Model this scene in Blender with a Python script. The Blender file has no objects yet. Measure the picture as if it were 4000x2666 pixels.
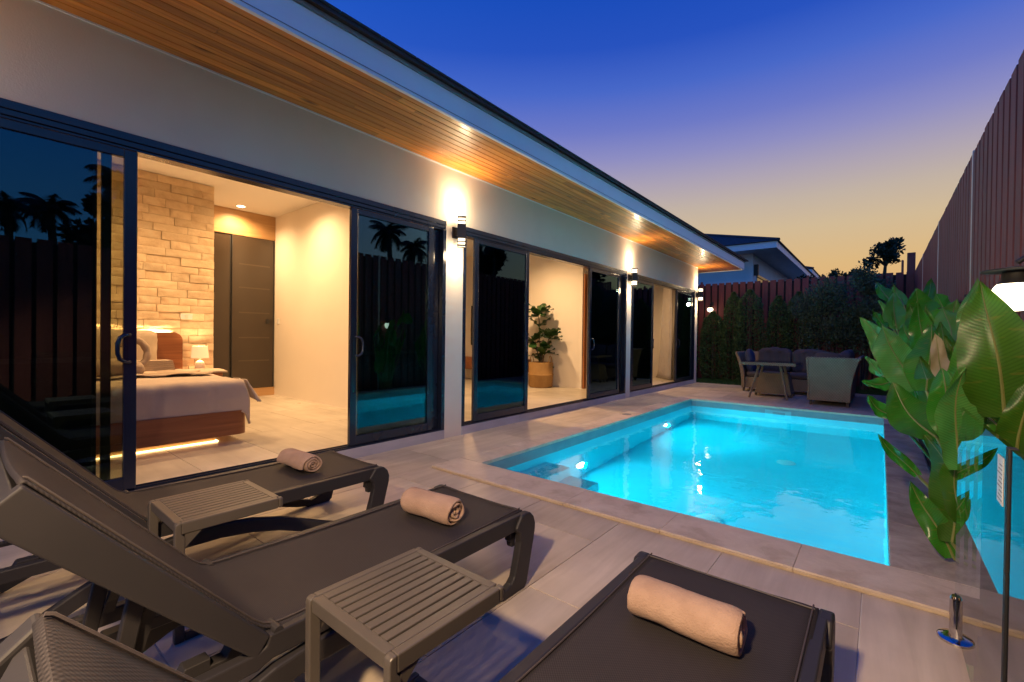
import bpy, bmesh, math, random
from mathutils import Vector, Matrix, noise
random.seed(7)
sc = bpy.context.scene
COL = sc.collection
R = math.radians

# ------------------------------------------------------------------ camera
cam = bpy.data.cameras.new('camera')
cam.sensor_width = 36.0
cam.lens = 15.932
cam.clip_start = 0.02
cam.clip_end = 2000
camo = bpy.data.objects.new('camera', cam)
COL.objects.link(camo)
YAW, PIT, ROL = R(39.096), R(-0.514), R(0.733)
fw = Vector((-math.sin(YAW) * math.cos(PIT), math.cos(YAW) * math.cos(PIT), math.sin(PIT)))
rt = Vector((math.cos(YAW), math.sin(YAW), 0))
up = rt.cross(fw)
r2 = rt * math.cos(ROL) + up * math.sin(ROL)
u2 = -rt * math.sin(ROL) + up * math.cos(ROL)
M3 = Matrix((r2, u2, -fw)).transposed()
camo.matrix_world = Matrix.Translation((0, 0, 1.2)) @ M3.to_4x4()
sc.camera = camo

# ------------------------------------------------------------------ world: dusk sky after sunset, warm towards +Y
world = bpy.data.worlds.new('World')
sc.world = world
world.use_nodes = True
nt = world.node_tree
nt.nodes.clear()
def srgb(r, g, b):
    f = lambda c: c / 12.92 if c <= 0.04045 else ((c + 0.055) / 1.055) ** 2.4
    return (f(r / 255), f(g / 255), f(b / 255), 1)
def N(t, tree, **kw):
    n = tree.nodes.new(t)
    for k, v in kw.items():
        setattr(n, k, v)
    return n
tc = N('ShaderNodeTexCoord', nt)
sep = N('ShaderNodeSeparateXYZ', nt)
nt.links.new(tc.outputs['Generated'], sep.inputs[0])
asin = N('ShaderNodeMath', nt, operation='ARCSINE')
nt.links.new(sep.outputs['Z'], asin.inputs[0])
el = N('ShaderNodeMath', nt, operation='DIVIDE')
nt.links.new(asin.outputs[0], el.inputs[0])
el.inputs[1].default_value = math.pi / 2
def ramp(stops):
    r = N('ShaderNodeValToRGB', nt)
    cr = r.color_ramp
    cr.interpolation = 'LINEAR'
    while len(cr.elements) < len(stops):
        cr.elements.new(0.5)
    for e, (p, c) in zip(cr.elements, stops):
        e.position = p / 90.0
        e.color = srgb(*c)
    nt.links.new(el.outputs[0], r.inputs[0])
    return r
warm = ramp([(0, (226, 162, 104)), (4, (228, 176, 114)), (8, (222, 184, 128)), (12, (210, 186, 150)), (15, (194, 178, 164)), (18, (172, 162, 180)),
             (21, (142, 142, 194)), (24, (110, 122, 198)), (28, (72, 104, 200)), (32, (40, 82, 190)), (38, (19, 72, 182)), (50, (14, 70, 186)), (90, (12, 64, 182))])
cool = ramp([(0, (130, 165, 195)), (8, (92, 156, 216)), (16, (58, 138, 224)), (28, (34, 116, 228)), (45, (22, 98, 220)), (90, (12, 64, 182))])
vn = N('ShaderNodeVectorMath', nt, operation='DOT_PRODUCT')
nt.links.new(tc.outputs['Generated'], vn.inputs[0])
sd = Vector((-0.30, 1.0, 0)).normalized()
vn.inputs[1].default_value = sd
mr = N('ShaderNodeMapRange', nt, interpolation_type='SMOOTHSTEP')
mr.inputs[1].default_value = -0.25
mr.inputs[2].default_value = 0.92
nt.links.new(vn.outputs['Value'], mr.inputs[0])
mx = N('ShaderNodeMixRGB', nt)
nt.links.new(mr.outputs[0], mx.inputs[0])
nt.links.new(cool.outputs[0], mx.inputs[1])
nt.links.new(warm.outputs[0], mx.inputs[2])
bg = N('ShaderNodeBackground', nt)
bg.inputs['Strength'].default_value = 1.0
nt.links.new(mx.outputs[0], bg.inputs['Color'])
wo = N('ShaderNodeOutputWorld', nt)
nt.links.new(bg.outputs[0], wo.inputs[0])

# ------------------------------------------------------------------ render / exposure
sc.view_settings.view_transform = 'Standard'
sc.view_settings.look = 'None'
sc.view_settings.exposure = 0.0
sc.view_settings.gamma = 1.0
sc.render.engine = 'CYCLES'
cy = sc.cycles
cy.use_denoising = True
cy.denoiser = 'OPENIMAGEDENOISE'
cy.max_bounces = 10
cy.diffuse_bounces = 4
cy.glossy_bounces = 5
cy.transmission_bounces = 8
cy.transparent_max_bounces = 24
cy.sample_clamp_indirect = 4.0
cy.blur_glossy = 0.5

# ------------------------------------------------------------------ helpers
ORG = {}
class MB:
    def __init__(s):
        s.v = []; s.f = []; s.uv = None
    def add(s, vs, fs):
        o = len(s.v)
        s.v += [tuple(p) for p in vs]
        s.f += [tuple(i + o for i in f) for f in fs]
        return s
    def box(s, x0, x1, y0, y1, z0, z1):
        return s.add([(x0, y0, z0), (x1, y0, z0), (x1, y1, z0), (x0, y1, z0), (x0, y0, z1), (x1, y0, z1), (x1, y1, z1), (x0, y1, z1)],
                     [(0, 3, 2, 1), (4, 5, 6, 7), (0, 1, 5, 4), (1, 2, 6, 5), (2, 3, 7, 6), (3, 0, 4, 7)])
    def prism(s, poly, a0, a1, axis):
        # poly: list of 2D points; axis 'x': (y,z), 'y': (x,z), 'z': (x,y)
        def P(p, a):
            return {'x': (a, p[0], p[1]), 'y': (p[0], a, p[1]), 'z': (p[0], p[1], a)}[axis]
        n = len(poly)
        vs = [P(p, a0) for p in poly] + [P(p, a1) for p in poly]
        fs = [tuple(range(n - 1, -1, -1)), tuple(range(n, 2 * n))] + [(i, (i + 1) % n, n + (i + 1) % n, n + i) for i in range(n)]
        return s.add(vs, fs)
    def strip(s, path, w, a0, a1):
        # path of (y,z) with perpendicular thickness w, extruded in x
        pts = [Vector(p) for p in path]
        L, Rr = [], []
        for i, p in enumerate(pts):
            t = (pts[min(i + 1, len(pts) - 1)] - pts[max(i - 1, 0)]).normalized()
            nn = Vector((-t.y, t.x))
            ww = w[i] if isinstance(w, (list, tuple)) else w
            L.append(p + nn * ww / 2); Rr.append(p - nn * ww / 2)
        n = len(pts)
        vs = []
        for a in (a0, a1):
            vs += [(a, p.x, p.y) for p in L] + [(a, p.x, p.y) for p in Rr]
        fs = []
        for i in range(n - 1):
            l0, l1, q0, q1 = i, i + 1, n + i, n + i + 1
            L0, L1, Q0, Q1 = l0 + 2 * n, l1 + 2 * n, q0 + 2 * n, q1 + 2 * n
            fs += [(l0, l1, q1, q0), (L0, Q0, Q1, L1), (l0, L0, L1, l1), (q0, q1, Q1, Q0)]
        fs += [(0, n, 3 * n, 2 * n), (n - 1, 3 * n - 1, 4 * n - 1, 2 * n - 1)]
        return s.add(vs, fs)
    def tube(s, path, r, seg=8, cap=True):
        pts = [Vector(p) for p in path]
        rings = []
        t0 = (pts[-1] - pts[0])
        ref = Vector((0, 0, 1)) if abs(t0.z) < 0.8 * max(t0.length, 1e-6) else Vector((1, 0, 0))
        for i, p in enumerate(pts):
            t = (pts[min(i + 1, len(pts) - 1)] - pts[max(i - 1, 0)]).normalized()
            a = t.cross(ref)
            a = a.normalized() if a.length > 1e-4 else Vector((0, 1, 0))
            b = t.cross(a).normalized()
            rr = r[i] if isinstance(r, (list, tuple)) else r
            rings.append([p + a * rr * math.cos(2 * math.pi * k / seg) + b * rr * math.sin(2 * math.pi * k / seg) for k in range(seg)])
        vs = [q for ring in rings for q in ring]
        fs = []
        for i in range(len(pts) - 1):
            for k in range(seg):
                k2 = (k + 1) % seg
                fs.append((i * seg + k, i * seg + k2, (i + 1) * seg + k2, (i + 1) * seg + k))
        if cap:
            fs += [tuple(range(seg - 1, -1, -1)), tuple((len(pts) - 1) * seg + k for k in range(seg))]
        return s.add(vs, fs)
    def lathe(s, prof, c, seg=24, axis='z', a0=0.0):
        vs = []; fs = []
        for (r, h) in prof:
            for k in range(seg):
                a = 2 * math.pi * k / seg + a0
                x, y = r * math.cos(a), r * math.sin(a)
                if axis == 'z': vs.append((c[0] + x, c[1] + y, c[2] + h))
                elif axis == 'x': vs.append((c[0] + h, c[1] + x, c[2] + y))
                else: vs.append((c[0] + x, c[1] + h, c[2] + y))
        n = len(prof)
        for i in range(n - 1):
            for k in range(seg):
                k2 = (k + 1) % seg
                fs.append((i * seg + k, i * seg + k2, (i + 1) * seg + k2, (i + 1) * seg + k))
        fs += [tuple(range(seg - 1, -1, -1)), tuple((n - 1) * seg + k for k in range(seg))]
        return s.add(vs, fs)
    def grid(s, fn, nu, nv):
        vs = [fn(i / nu, j / nv) for j in range(nv + 1) for i in range(nu + 1)]
        fs = [(j * (nu + 1) + i, j * (nu + 1) + i + 1, (j + 1) * (nu + 1) + i + 1, (j + 1) * (nu + 1) + i) for j in range(nv) for i in range(nu)]
        return s.add(vs, fs)

def link(o, parent=None):
    COL.objects.link(o)
    if parent is not None:
        o.parent = parent
        ORG[o.name] = ORG.get(parent.name, Vector((0, 0, 0)))
    return o
def mesh(name, mb, mat, org=Vector((0, 0, 0)), bevel=0, smooth=False, seg=2, angle=30):
    me = bpy.data.meshes.new(name)
    me.from_pydata([(p[0] - org[0], p[1] - org[1], p[2] - org[2]) for p in mb.v], [], mb.f)
    if mb.uv:
        ul = me.uv_layers.new(name='UVMap')
        for lp in me.loops:
            ul.data[lp.index].uv = mb.uv[lp.vertex_index]
    bm = bmesh.new(); bm.from_mesh(me)
    bmesh.ops.recalc_face_normals(bm, faces=bm.faces) if not mb.uv else None
    if bevel:
        es = [e for e in bm.edges if len(e.link_faces) == 2 and e.calc_face_angle(0) > R(angle)]
        bmesh.ops.bevel(bm, geom=es, offset=bevel, segments=seg, affect='EDGES', profile=0.5, clamp_overlap=True)
    for f in bm.faces:
        f.smooth = smooth
    bm.to_mesh(me); bm.free()
    if smooth and angle and bevel == 0:
        try:
            me.set_sharp_from_angle(angle=R(50))
        except Exception:
            pass
    me.materials.append(mat)
    return me
def obj(name, mb, mat, parent=None, **kw):
    org = ORG.get(parent.name, Vector((0, 0, 0))) if parent else Vector((0, 0, 0))
    return link(bpy.data.objects.new(name, mesh(name, mb, mat, org, **kw)), parent)
def tag(o, label, cat, group=None):
    o['label'] = label; o['category'] = cat
    if group: o['group'] = group
    return o
def thing(name, loc, label=None, cat=None, group=None):
    o = bpy.data.objects.new(name, None)
    o.empty_display_size = 0.1
    COL.objects.link(o)
    o.location = loc
    ORG[o.name] = Vector(loc)
    if label: tag(o, label, cat, group)
    return o
def part_root(name, parent):
    o = bpy.data.objects.new(name, None)
    o.empty_display_size = 0.1
    return link(o, parent)
def struct(o):
    o['kind'] = 'structure'; return o
def copy_tree(o, parent=None):
    c = o.copy(); COL.objects.link(c); c.parent = parent
    for ch in o.children:
        copy_tree(ch, c)
    return c
def light(name, kind, loc, power, color, parent=None, rot=None, **kw):
    d = bpy.data.lights.new(name, kind)
    d.energy = power; d.color = color
    for k, v in kw.items():
        setattr(d, k, v)
    o = bpy.data.objects.new(name, d)
    COL.objects.link(o)
    if parent:
        o.parent = parent
        o.location = Vector(loc) - ORG.get(parent.name, Vector((0, 0, 0)))
    else:
        o.location = loc
    if rot: o.rotation_euler = rot
    return o
WARM = (1.0, 0.61, 0.285)
WARM2 = (1.0, 0.73, 0.43)

# ------------------------------------------------------------------ materials
def new_mat(name):
    m = bpy.data.materials.new(name); m.use_nodes = True
    t = m.node_tree
    return m, t, t.nodes['Principled BSDF'], t.nodes['Material Output']
def coords(t, scale=(1, 1, 1), kind='Object', rnd=False):
    tc = N('ShaderNodeTexCoord', t)
    mp = N('ShaderNodeMapping', t)
    mp.inputs['Scale'].default_value = scale
    t.links.new(tc.outputs[kind], mp.inputs[0])
    if rnd:
        oi = N('ShaderNodeObjectInfo', t)
        mu = N('ShaderNodeMath', t, operation='MULTIPLY'); mu.inputs[1].default_value = 37.0
        t.links.new(oi.outputs['Random'], mu.inputs[0])
        t.links.new(mu.outputs[0], mp.inputs['Location'])
    return mp.outputs[0]
def noise_tex(t, vec, scale, detail=4, rough=0.55, dist=0.0):
    n = N('ShaderNodeTexNoise', t)
    n.inputs['Scale'].default_value = scale; n.inputs['Detail'].default_value = detail
    n.inputs['Roughness'].default_value = rough; n.inputs['Distortion'].default_value = dist
    t.links.new(vec, n.inputs['Vector'])
    return n.outputs['Fac']
def cramp(t, fac, stops):
    r = N('ShaderNodeValToRGB', t)
    while len(r.color_ramp.elements) < len(stops):
        r.color_ramp.elements.new(0.5)
    for e, (p, c) in zip(r.color_ramp.elements, stops):
        e.position = p; e.color = (c[0], c[1], c[2], 1)
    t.links.new(fac, r.inputs[0])
    return r.outputs[0]
def bump(t, b, h, strength=0.3, dist=0.01):
    n = N('ShaderNodeBump', t)
    n.inputs['Strength'].default_value = strength; n.inputs['Distance'].default_value = dist
    t.links.new(h, n.inputs['Height']); t.links.new(n.outputs[0], b.inputs['Normal'])
    return n
def mixc(t, a, b, fac, mode='MIX'):
    m = N('ShaderNodeMixRGB', t, blend_type=mode)
    for i, x in ((1, a), (2, b)):
        if isinstance(x, (tuple, list)): m.inputs[i].default_value = (x[0], x[1], x[2], 1)
        else: t.links.new(x, m.inputs[i])
    if isinstance(fac, (int, float)): m.inputs[0].default_value = fac
    else: t.links.new(fac, m.inputs[0])
    return m.outputs[0]
def noisy(name, c1, c2, scale=4, rough=0.6, stretch=(1, 1, 1), bstr=0.15, bscale=60, bdist=0.004, rnd=False, metal=0.0, spec=0.5, jitter=0.0, detail=5, coords_kind='Object'):
    m, t, b, o = new_mat(name)
    v = coords(t, stretch, coords_kind, rnd)
    f = noise_tex(t, v, scale, detail)
    c = cramp(t, f, [(0.3, c1), (0.72, c2)])
    if jitter:
        oi = N('ShaderNodeObjectInfo', t)
        mr = N('ShaderNodeMapRange', t)
        mr.inputs[3].default_value = 1 - jitter; mr.inputs[4].default_value = 1 + jitter
        t.links.new(oi.outputs['Random'], mr.inputs[0])
        vm = N('ShaderNodeVectorMath', t, operation='SCALE')
        t.links.new(c, vm.inputs[0]); t.links.new(mr.outputs[0], vm.inputs['Scale'])
        c = vm.outputs[0]
    t.links.new(c, b.inputs['Base Color'])
    b.inputs['Roughness'].default_value = rough
    b.inputs['Metallic'].default_value = metal
    b.inputs['Specular IOR Level'].default_value = spec
    if bstr:
        bump(t, b, noise_tex(t, v, bscale, 3), bstr, bdist)
    return m
def plain(name, c, rough=0.5, metal=0.0, spec=0.5, emit=None, es=0.0):
    m, t, b, o = new_mat(name)
    b.inputs['Base Color'].default_value = (c[0], c[1], c[2], 1)
    b.inputs['Roughness'].default_value = rough; b.inputs['Metallic'].default_value = metal
    b.inputs['Specular IOR Level'].default_value = spec
    if emit:
        b.inputs['Emission Color'].default_value = (emit[0], emit[1], emit[2], 1)
        b.inputs['Emission Strength'].default_value = es
    return m
def wood(name, dark, light_, axis=1, rough=0.4, scale=1.0, knots=False, jitter=0.18, coat=0.0):
    m, t, b, o = new_mat(name)
    st = [22 * scale, 22 * scale, 22 * scale]; st[axis] = 1.1 * scale
    v = coords(t, tuple(st), 'Object', True)
    f = noise_tex(t, v, 1.0, 6, 0.62, 0.7)
    c = cramp(t, f, [(0.28, dark), (0.5, [(a + q) / 2 for a, q in zip(dark, light_)]), (0.74, light_)])
    if knots:
        st2 = [9, 9, 9]; st2[axis] = 3.0
        vo = N('ShaderNodeTexVoronoi', t); vo.inputs['Scale'].default_value = 0.55
        t.links.new(coords(t, tuple(st2), 'Object', True), vo.inputs['Vector'])
        kf = cramp(t, vo.outputs['Distance'], [(0.03, (1, 1, 1)), (0.17, (0, 0, 0))])
        c = mixc(t, c, (dark[0] * 0.35, dark[1] * 0.3, dark[2] * 0.3), kf)
    oi = N('ShaderNodeObjectInfo', t)
    mr = N('ShaderNodeMapRange', t)
    mr.inputs[3].default_value = 1 - jitter; mr.inputs[4].default_value = 1 + jitter
    t.links.new(oi.outputs['Random'], mr.inputs[0])
    vm = N('ShaderNodeVectorMath', t, operation='SCALE')
    t.links.new(c, vm.inputs[0]); t.links.new(mr.outputs[0], vm.inputs['Scale'])
    t.links.new(vm.outputs[0], b.inputs['Base Color'])
    b.inputs['Roughness'].default_value = rough
    b.inputs['Coat Weight'].default_value = coat
    b.inputs['Coat Roughness'].default_value = 0.18
    bump(t, b, f, 0.12, 0.002)
    return m
def tile_mat(name, c1, c2, axis=1, rough=0.42):
    m, t, b, o = new_mat(name)
    st = [9.0, 9.0, 9.0]; st[axis] = 0.75
    v = coords(t, tuple(st), 'Object', True)
    f = noise_tex(t, v, 1.3, 8, 0.6, 0.5)
    f2 = noise_tex(t, coords(t, (1.7, 1.7, 1.7), 'Object', True), 1.0, 4)
    c = cramp(t, f, [(0.25, c1), (0.75, c2)])
    c = mixc(t, c, (0.62, 0.60, 0.58), cramp(t, f2, [(0.35, (0, 0, 0)), (0.8, (0.8, 0.8, 0.8))]), 'MULTIPLY')
    oi = N('ShaderNodeObjectInfo', t)
    mj = N('ShaderNodeMapRange', t); mj.inputs[3].default_value = 0.88; mj.inputs[4].default_value = 1.08
    t.links.new(oi.outputs['Random'], mj.inputs[0])
    vj = N('ShaderNodeVectorMath', t, operation='SCALE'); t.links.new(c, vj.inputs[0]); t.links.new(mj.outputs[0], vj.inputs['Scale'])
    t.links.new(vj.outputs[0], b.inputs['Base Color'])
    rr = N('ShaderNodeMapRange', t); rr.inputs[3].default_value = rough - 0.1; rr.inputs[4].default_value = rough + 0.16
    t.links.new(f2, rr.inputs[0]); t.links.new(rr.outputs[0], b.inputs['Roughness'])
    bump(t, b, noise_tex(t, v, 6, 3), 0.08, 0.002)
    return m
def stone_mat(name, c1, c2, c3, jitter=0.2, bs=0.5):
    m, t, b, o = new_mat(name)
    v = coords(t, (1, 1, 1), 'Object', True)
    f = noise_tex(t, coords(t, (3, 3, 4), 'Object', True), 1.6, 6, 0.65, 0.4)
    c = cramp(t, f, [(0.25, c1), (0.5, c2), (0.78, c3)])
    f2 = noise_tex(t, v, 2.2, 3)
    c = mixc(t, c, (0.45, 0.24, 0.10), cramp(t, f2, [(0.66, (0, 0, 0)), (0.9, (0.45, 0.45, 0.45))]))
    oi = N('ShaderNodeObjectInfo', t)
    mr = N('ShaderNodeMapRange', t)
    mr.inputs[3].default_value = 1 - jitter; mr.inputs[4].default_value = 1 + jitter * 0.7
    t.links.new(oi.outputs['Random'], mr.inputs[0])
    vm = N('ShaderNodeVectorMath', t, operation='SCALE')
    t.links.new(c, vm.inputs[0]); t.links.new(mr.outputs[0], vm.inputs['Scale'])
    t.links.new(vm.outputs[0], b.inputs['Base Color'])
    b.inputs['Roughness'].default_value = 0.85
    bump(t, b, noise_tex(t, v, 26, 6, 0.65), bs, 0.01)
    return m
def weave_mat(name, c1, c2, freq, rough=0.6, bs=0.5, dist=0.002, kind='Object', axes=(0, 1)):
    m, t, b, o = new_mat(name)
    tc = N('ShaderNodeTexCoord', t)
    sp = N('ShaderNodeSeparateXYZ', t)
    t.links.new(tc.outputs[kind], sp.inputs[0])
    def sine(k, fr):
        mu = N('ShaderNodeMath', t, operation='MULTIPLY'); mu.inputs[1].default_value = fr
        t.links.new(sp.outputs[k], mu.inputs[0])
        si = N('ShaderNodeMath', t, operation='SINE'); t.links.new(mu.outputs[0], si.inputs[0])
        return si.outputs[0]
    p = N('ShaderNodeMath', t, operation='MULTIPLY')
    t.links.new(sine(axes[0], freq[0]), p.inputs[0]); t.links.new(sine(axes[1], freq[1]), p.inputs[1])
    mr = N('ShaderNodeMapRange', t); mr.inputs[1].default_value = -1
    t.links.new(p.outputs[0], mr.inputs[0])
    n = noise_tex(t, coords(t, (1, 1, 1)), 5, 4)
    c = cramp(t, mr.outputs[0], [(0.1, c1), (0.9, c2)])
    c = mixc(t, c, (0.6, 0.6, 0.6), cramp(t, n, [(0.4, (0, 0, 0)), (0.8, (0.5, 0.5, 0.5))]), 'MULTIPLY')
    t.links.new(c, b.inputs['Base Color'])
    b.inputs['Roughness'].default_value = rough
    b.inputs['Specular IOR Level'].default_value = 0.25
    bump(t, b, mr.outputs[0], bs, dist)
    return m
def glass_mat(name, tint, base=0.05, gain=1.0, ior=1.5, gcol=(1, 1, 1)):
    m, t, b, o = new_mat(name)
    t.nodes.remove(b)
    tr = N('ShaderNodeBsdfTransparent', t); tr.inputs[0].default_value = (*tint, 1)
    gl = N('ShaderNodeBsdfGlossy', t); gl.inputs['Roughness'].default_value = 0.0; gl.inputs[0].default_value = (*gcol, 1)
    fr = N('ShaderNodeFresnel', t); fr.inputs[0].default_value = ior
    ma = N('ShaderNodeMath', t, operation='MULTIPLY_ADD', use_clamp=True)
    ma.inputs[1].default_value = gain; ma.inputs[2].default_value = base
    t.links.new(fr.outputs[0], ma.inputs[0])
    ms = N('ShaderNodeMixShader', t)
    t.links.new(ma.outputs[0], ms.inputs[0]); t.links.new(tr.outputs[0], ms.inputs[1]); t.links.new(gl.outputs[0], ms.inputs[2])
    t.links.new(ms.outputs[0], o.inputs[0])
    return m
def leaf_mat(name, c1, c2, trans=0.35, rough=0.35, veins=False):
    m, t, b, o = new_mat(name)
    v = coords(t, (1, 1, 1), 'Object', True)
    f = noise_tex(t, v, 5.0, 4)
    c = cramp(t, f, [(0.3, c1), (0.7, c2)])
    if veins:
        tc = N('ShaderNodeTexCoord', t)
        sp = N('ShaderNodeSeparateXYZ', t); t.links.new(tc.outputs['UV'], sp.inputs[0])
        ab = N('ShaderNodeMath', t, operation='ABSOLUTE'); t.links.new(sp.outputs[0], ab.inputs[0])
        m1 = N('ShaderNodeMath', t, operation='MULTIPLY_ADD'); m1.inputs[1].default_value = -0.10
        t.links.new(ab.outputs[0], m1.inputs[0]); t.links.new(sp.outputs[1], m1.inputs[2])
        m2 = N('ShaderNodeMath', t, operation='MULTIPLY'); m2.inputs[1].default_value = 240.0
        t.links.new(m1.outputs[0], m2.inputs[0])
        si = N('ShaderNodeMath', t, operation='SINE'); t.links.new(m2.outputs[0], si.inputs[0])
        mr = N('ShaderNodeMapRange', t); mr.inputs[1].default_value = -1
        t.links.new(si.outputs[0], mr.inputs[0])
        c = mixc(t, c, (0.55, 0.62, 0.45), cramp(t, mr.outputs[0], [(0.45, (0, 0, 0)), (1.0, (0.55, 0.55, 0.55))]), 'MULTIPLY')
        # streaky yellowing across the blade
        n2 = noise_tex(t, coords(t, (1.2, 22, 1), 'UV'), 1.0, 3)
        c = mixc(t, c, (0.20, 0.17, 0.02), cramp(t, n2, [(0.58, (0, 0, 0)), (0.76, (0.7, 0.7, 0.7))]))
        bump(t, b, mr.outputs[0], 0.10, 0.002)
        eg = N('ShaderNodeMath', t, operation='MULTIPLY_ADD'); eg.inputs[1].default_value = 0.35
        t.links.new(noise_tex(t, coords(t, (3, 9, 1), 'UV', True), 1.0, 4), eg.inputs[0]); t.links.new(ab.outputs[0], eg.inputs[2])
        me_ = N('ShaderNodeMapRange', t); me_.inputs[1].default_value = 1.15; me_.inputs[2].default_value = 1.24; me_.inputs[4].default_value = 0.8
        t.links.new(eg.outputs[0], me_.inputs[0])
        c = mixc(t, c, (0.17, 0.10, 0.035), me_.outputs[0])
    t.links.new(c, b.inputs['Base Color'])
    b.inputs['Roughness'].default_value = rough
    b.inputs['Specular IOR Level'].default_value = 0.45
    tl = N('ShaderNodeBsdfTranslucent', t)
    t.links.new(c, tl.inputs[0])
    ms = N('ShaderNodeMixShader', t); ms.inputs[0].default_value = trans
    t.links.new(b.outputs[0], ms.inputs[1]); t.links.new(tl.outputs[0], ms.inputs[2])
    t.links.new(ms.outputs[0], o.inputs[0])
    return m
def emis(name, c, s):
    m, t, b, o = new_mat(name)
    t.nodes.remove(b)
    e = N('ShaderNodeEmission', t); e.inputs[0].default_value = (*c, 1); e.inputs[1].default_value = s
    t.links.new(e.outputs[0], o.inputs[0])
    return m

MT = {}
MT['wall'] = noisy('wall_render', (0.62, 0.555, 0.47), (0.69, 0.625, 0.53), 1.2, 0.8, bstr=0.18, bscale=85, bdist=0.005)
MT['inwall'] = noisy('interior_paint', (0.76, 0.69, 0.60), (0.80, 0.73, 0.64), 1.0, 0.75, bstr=0.08, bscale=120)
MT['ceil'] = plain('ceiling_paint', (0.78, 0.74, 0.68), 0.8)
MT['fascia'] = noisy('fascia_paint', (0.74, 0.76, 0.80), (0.80, 0.81, 0.84), 2, 0.5, bstr=0.05, bscale=40)
MT['trim'] = plain('grey_drip_trim', (0.22, 0.22, 0.22), 0.5)
MT['roof'] = noisy('roof_tile_dark', (0.018, 0.017, 0.022), (0.035, 0.033, 0.04), 6, 0.7, jitter=0.2)
MT['soffit'] = wood('soffit_timber', (0.30, 0.080, 0.010), (0.76, 0.30, 0.050), 1, 0.40, knots=True, jitter=0.28, coat=0.22)
MT['dark_gap'] = plain('dark_backing', (0.02, 0.012, 0.008), 0.9)
MT['alu'] = noisy('dark_aluminium', (0.008, 0.014, 0.030), (0.012, 0.019, 0.038), 3, 0.24, bstr=0.03, bscale=200, metal=0.0, spec=0.6)
MT['glass'] = glass_mat('tinted_glass', (0.66, 0.68, 0.58), 0.035, 1.0, 1.5, (0.45, 0.80, 1.0))
MT['screen'] = plain('black_insect_mesh', (0.006, 0.006, 0.006), 0.8)
MT['tile'] = tile_mat('terrace_porcelain', (0.44, 0.365, 0.275), (0.62, 0.53, 0.42), 1, 0.44)
MT['plinth'] = tile_mat('plinth_porcelain', (0.40, 0.39, 0.44), (0.50, 0.49, 0.54), 1, 0.5)
MT['intile'] = tile_mat('interior_porcelain', (0.52, 0.46, 0.38), (0.66, 0.60, 0.50), 0, 0.3)
MT['grout'] = noisy('grout', (0.58, 0.55, 0.50), (0.68, 0.65, 0.60), 10, 0.9)
MT['mortar'] = noisy('stone_mortar', (0.30, 0.20, 0.11), (0.42, 0.29, 0.17), 12, 0.9)
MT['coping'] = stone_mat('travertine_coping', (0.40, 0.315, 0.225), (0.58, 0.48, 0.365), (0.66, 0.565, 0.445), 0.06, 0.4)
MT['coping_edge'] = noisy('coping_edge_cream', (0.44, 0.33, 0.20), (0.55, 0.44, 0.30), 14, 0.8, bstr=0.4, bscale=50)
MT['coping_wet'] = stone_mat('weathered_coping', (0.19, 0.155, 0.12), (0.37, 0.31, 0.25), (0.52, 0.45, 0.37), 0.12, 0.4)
MT['pool'] = noisy('pool_plaster', (0.05, 0.64, 0.72), (0.07, 0.70, 0.76), 1.2, 0.6, bstr=0.0)
MT['poolband'] = noisy('pool_band_tile', (0.16, 0.24, 0.26), (0.22, 0.30, 0.32), 5, 0.4, bstr=0.05)
MT['white'] = plain('white_plastic', (0.75, 0.75, 0.73), 0.4)
MT['skim'] = plain('skimmer_plastic', (0.22, 0.42, 0.44), 0.4)
MT['stone'] = stone_mat('sandstone', (0.60, 0.42, 0.25), (0.74, 0.57, 0.37), (0.80, 0.66, 0.47), 0.16, 0.55)
MT['oak'] = wood('oak_veneer', (0.36, 0.20, 0.08), (0.52, 0.32, 0.15), 1, 0.45, 0.6, jitter=0.05)
MT['walnut'] = wood('walnut_veneer', (0.16, 0.05, 0.018), (0.34, 0.13, 0.05), 1, 0.4, 0.9, jitter=0.05)
MT['teak_v'] = wood('teak_door', (0.22, 0.07, 0.02), (0.40, 0.16, 0.05), 2, 0.4, 0.9, jitter=0.05)
MT['bronze_glass'] = plain('wardrobe_bronze_glass', (0.045, 0.032, 0.022), 0.12, spec=0.6)
MT['black'] = plain('matt_black', (0.012, 0.012, 0.013), 0.55)
MT['gloss_black'] = plain('gloss_black', (0.01, 0.01, 0.011), 0.15)
MT['linen'] = noisy('beige_linen', (0.46, 0.37, 0.30), (0.53, 0.43, 0.35), 3, 0.85, bstr=0.25, bscale=9, bdist=0.02)
MT['pillow'] = noisy('pillow_linen', (0.50, 0.40, 0.29), (0.58, 0.47, 0.35), 3, 0.85, bstr=0.35, bscale=8, bdist=0.02)
MT['towel'] = noisy('towel_terry', (0.31, 0.20, 0.14), (0.42, 0.285, 0.205), 11, 0.95, bstr=0.6, bscale=170, bdist=0.006)
MT['bedtowel'] = noisy('bed_towel', (0.36, 0.27, 0.19), (0.44, 0.34, 0.25), 6, 0.95, bstr=0.5, bscale=120)
MT['resin'] = noisy('lounger_resin', (0.0205, 0.0190, 0.0212), (0.0255, 0.0235, 0.0258), 3, 0.5, bstr=0.12, bscale=260, bdist=0.001, spec=0.35)
MT['sling'] = weave_mat('sling_mesh', (0.015, 0.0130, 0.0142), (0.044, 0.0380, 0.0390), (760, 760), 0.7, 0.25, 0.0015)
MT['hem'] = noisy('sling_hem', (0.045, 0.036, 0.034), (0.058, 0.047, 0.044), 40, 0.6)
MT['table'] = noisy('table_resin', (0.068, 0.058, 0.049), (0.080, 0.069, 0.058), 4, 0.42, bstr=0.1, bscale=240, bdist=0.001)
MT['fence'] = wood('fence_composite', (0.135, 0.026, 0.024), (0.215, 0.048, 0.042), 2, 0.66, 1.2, jitter=0.14)
MT['fence_back'] = plain('fence_backing', (0.012, 0.007, 0.008), 0.8)
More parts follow.
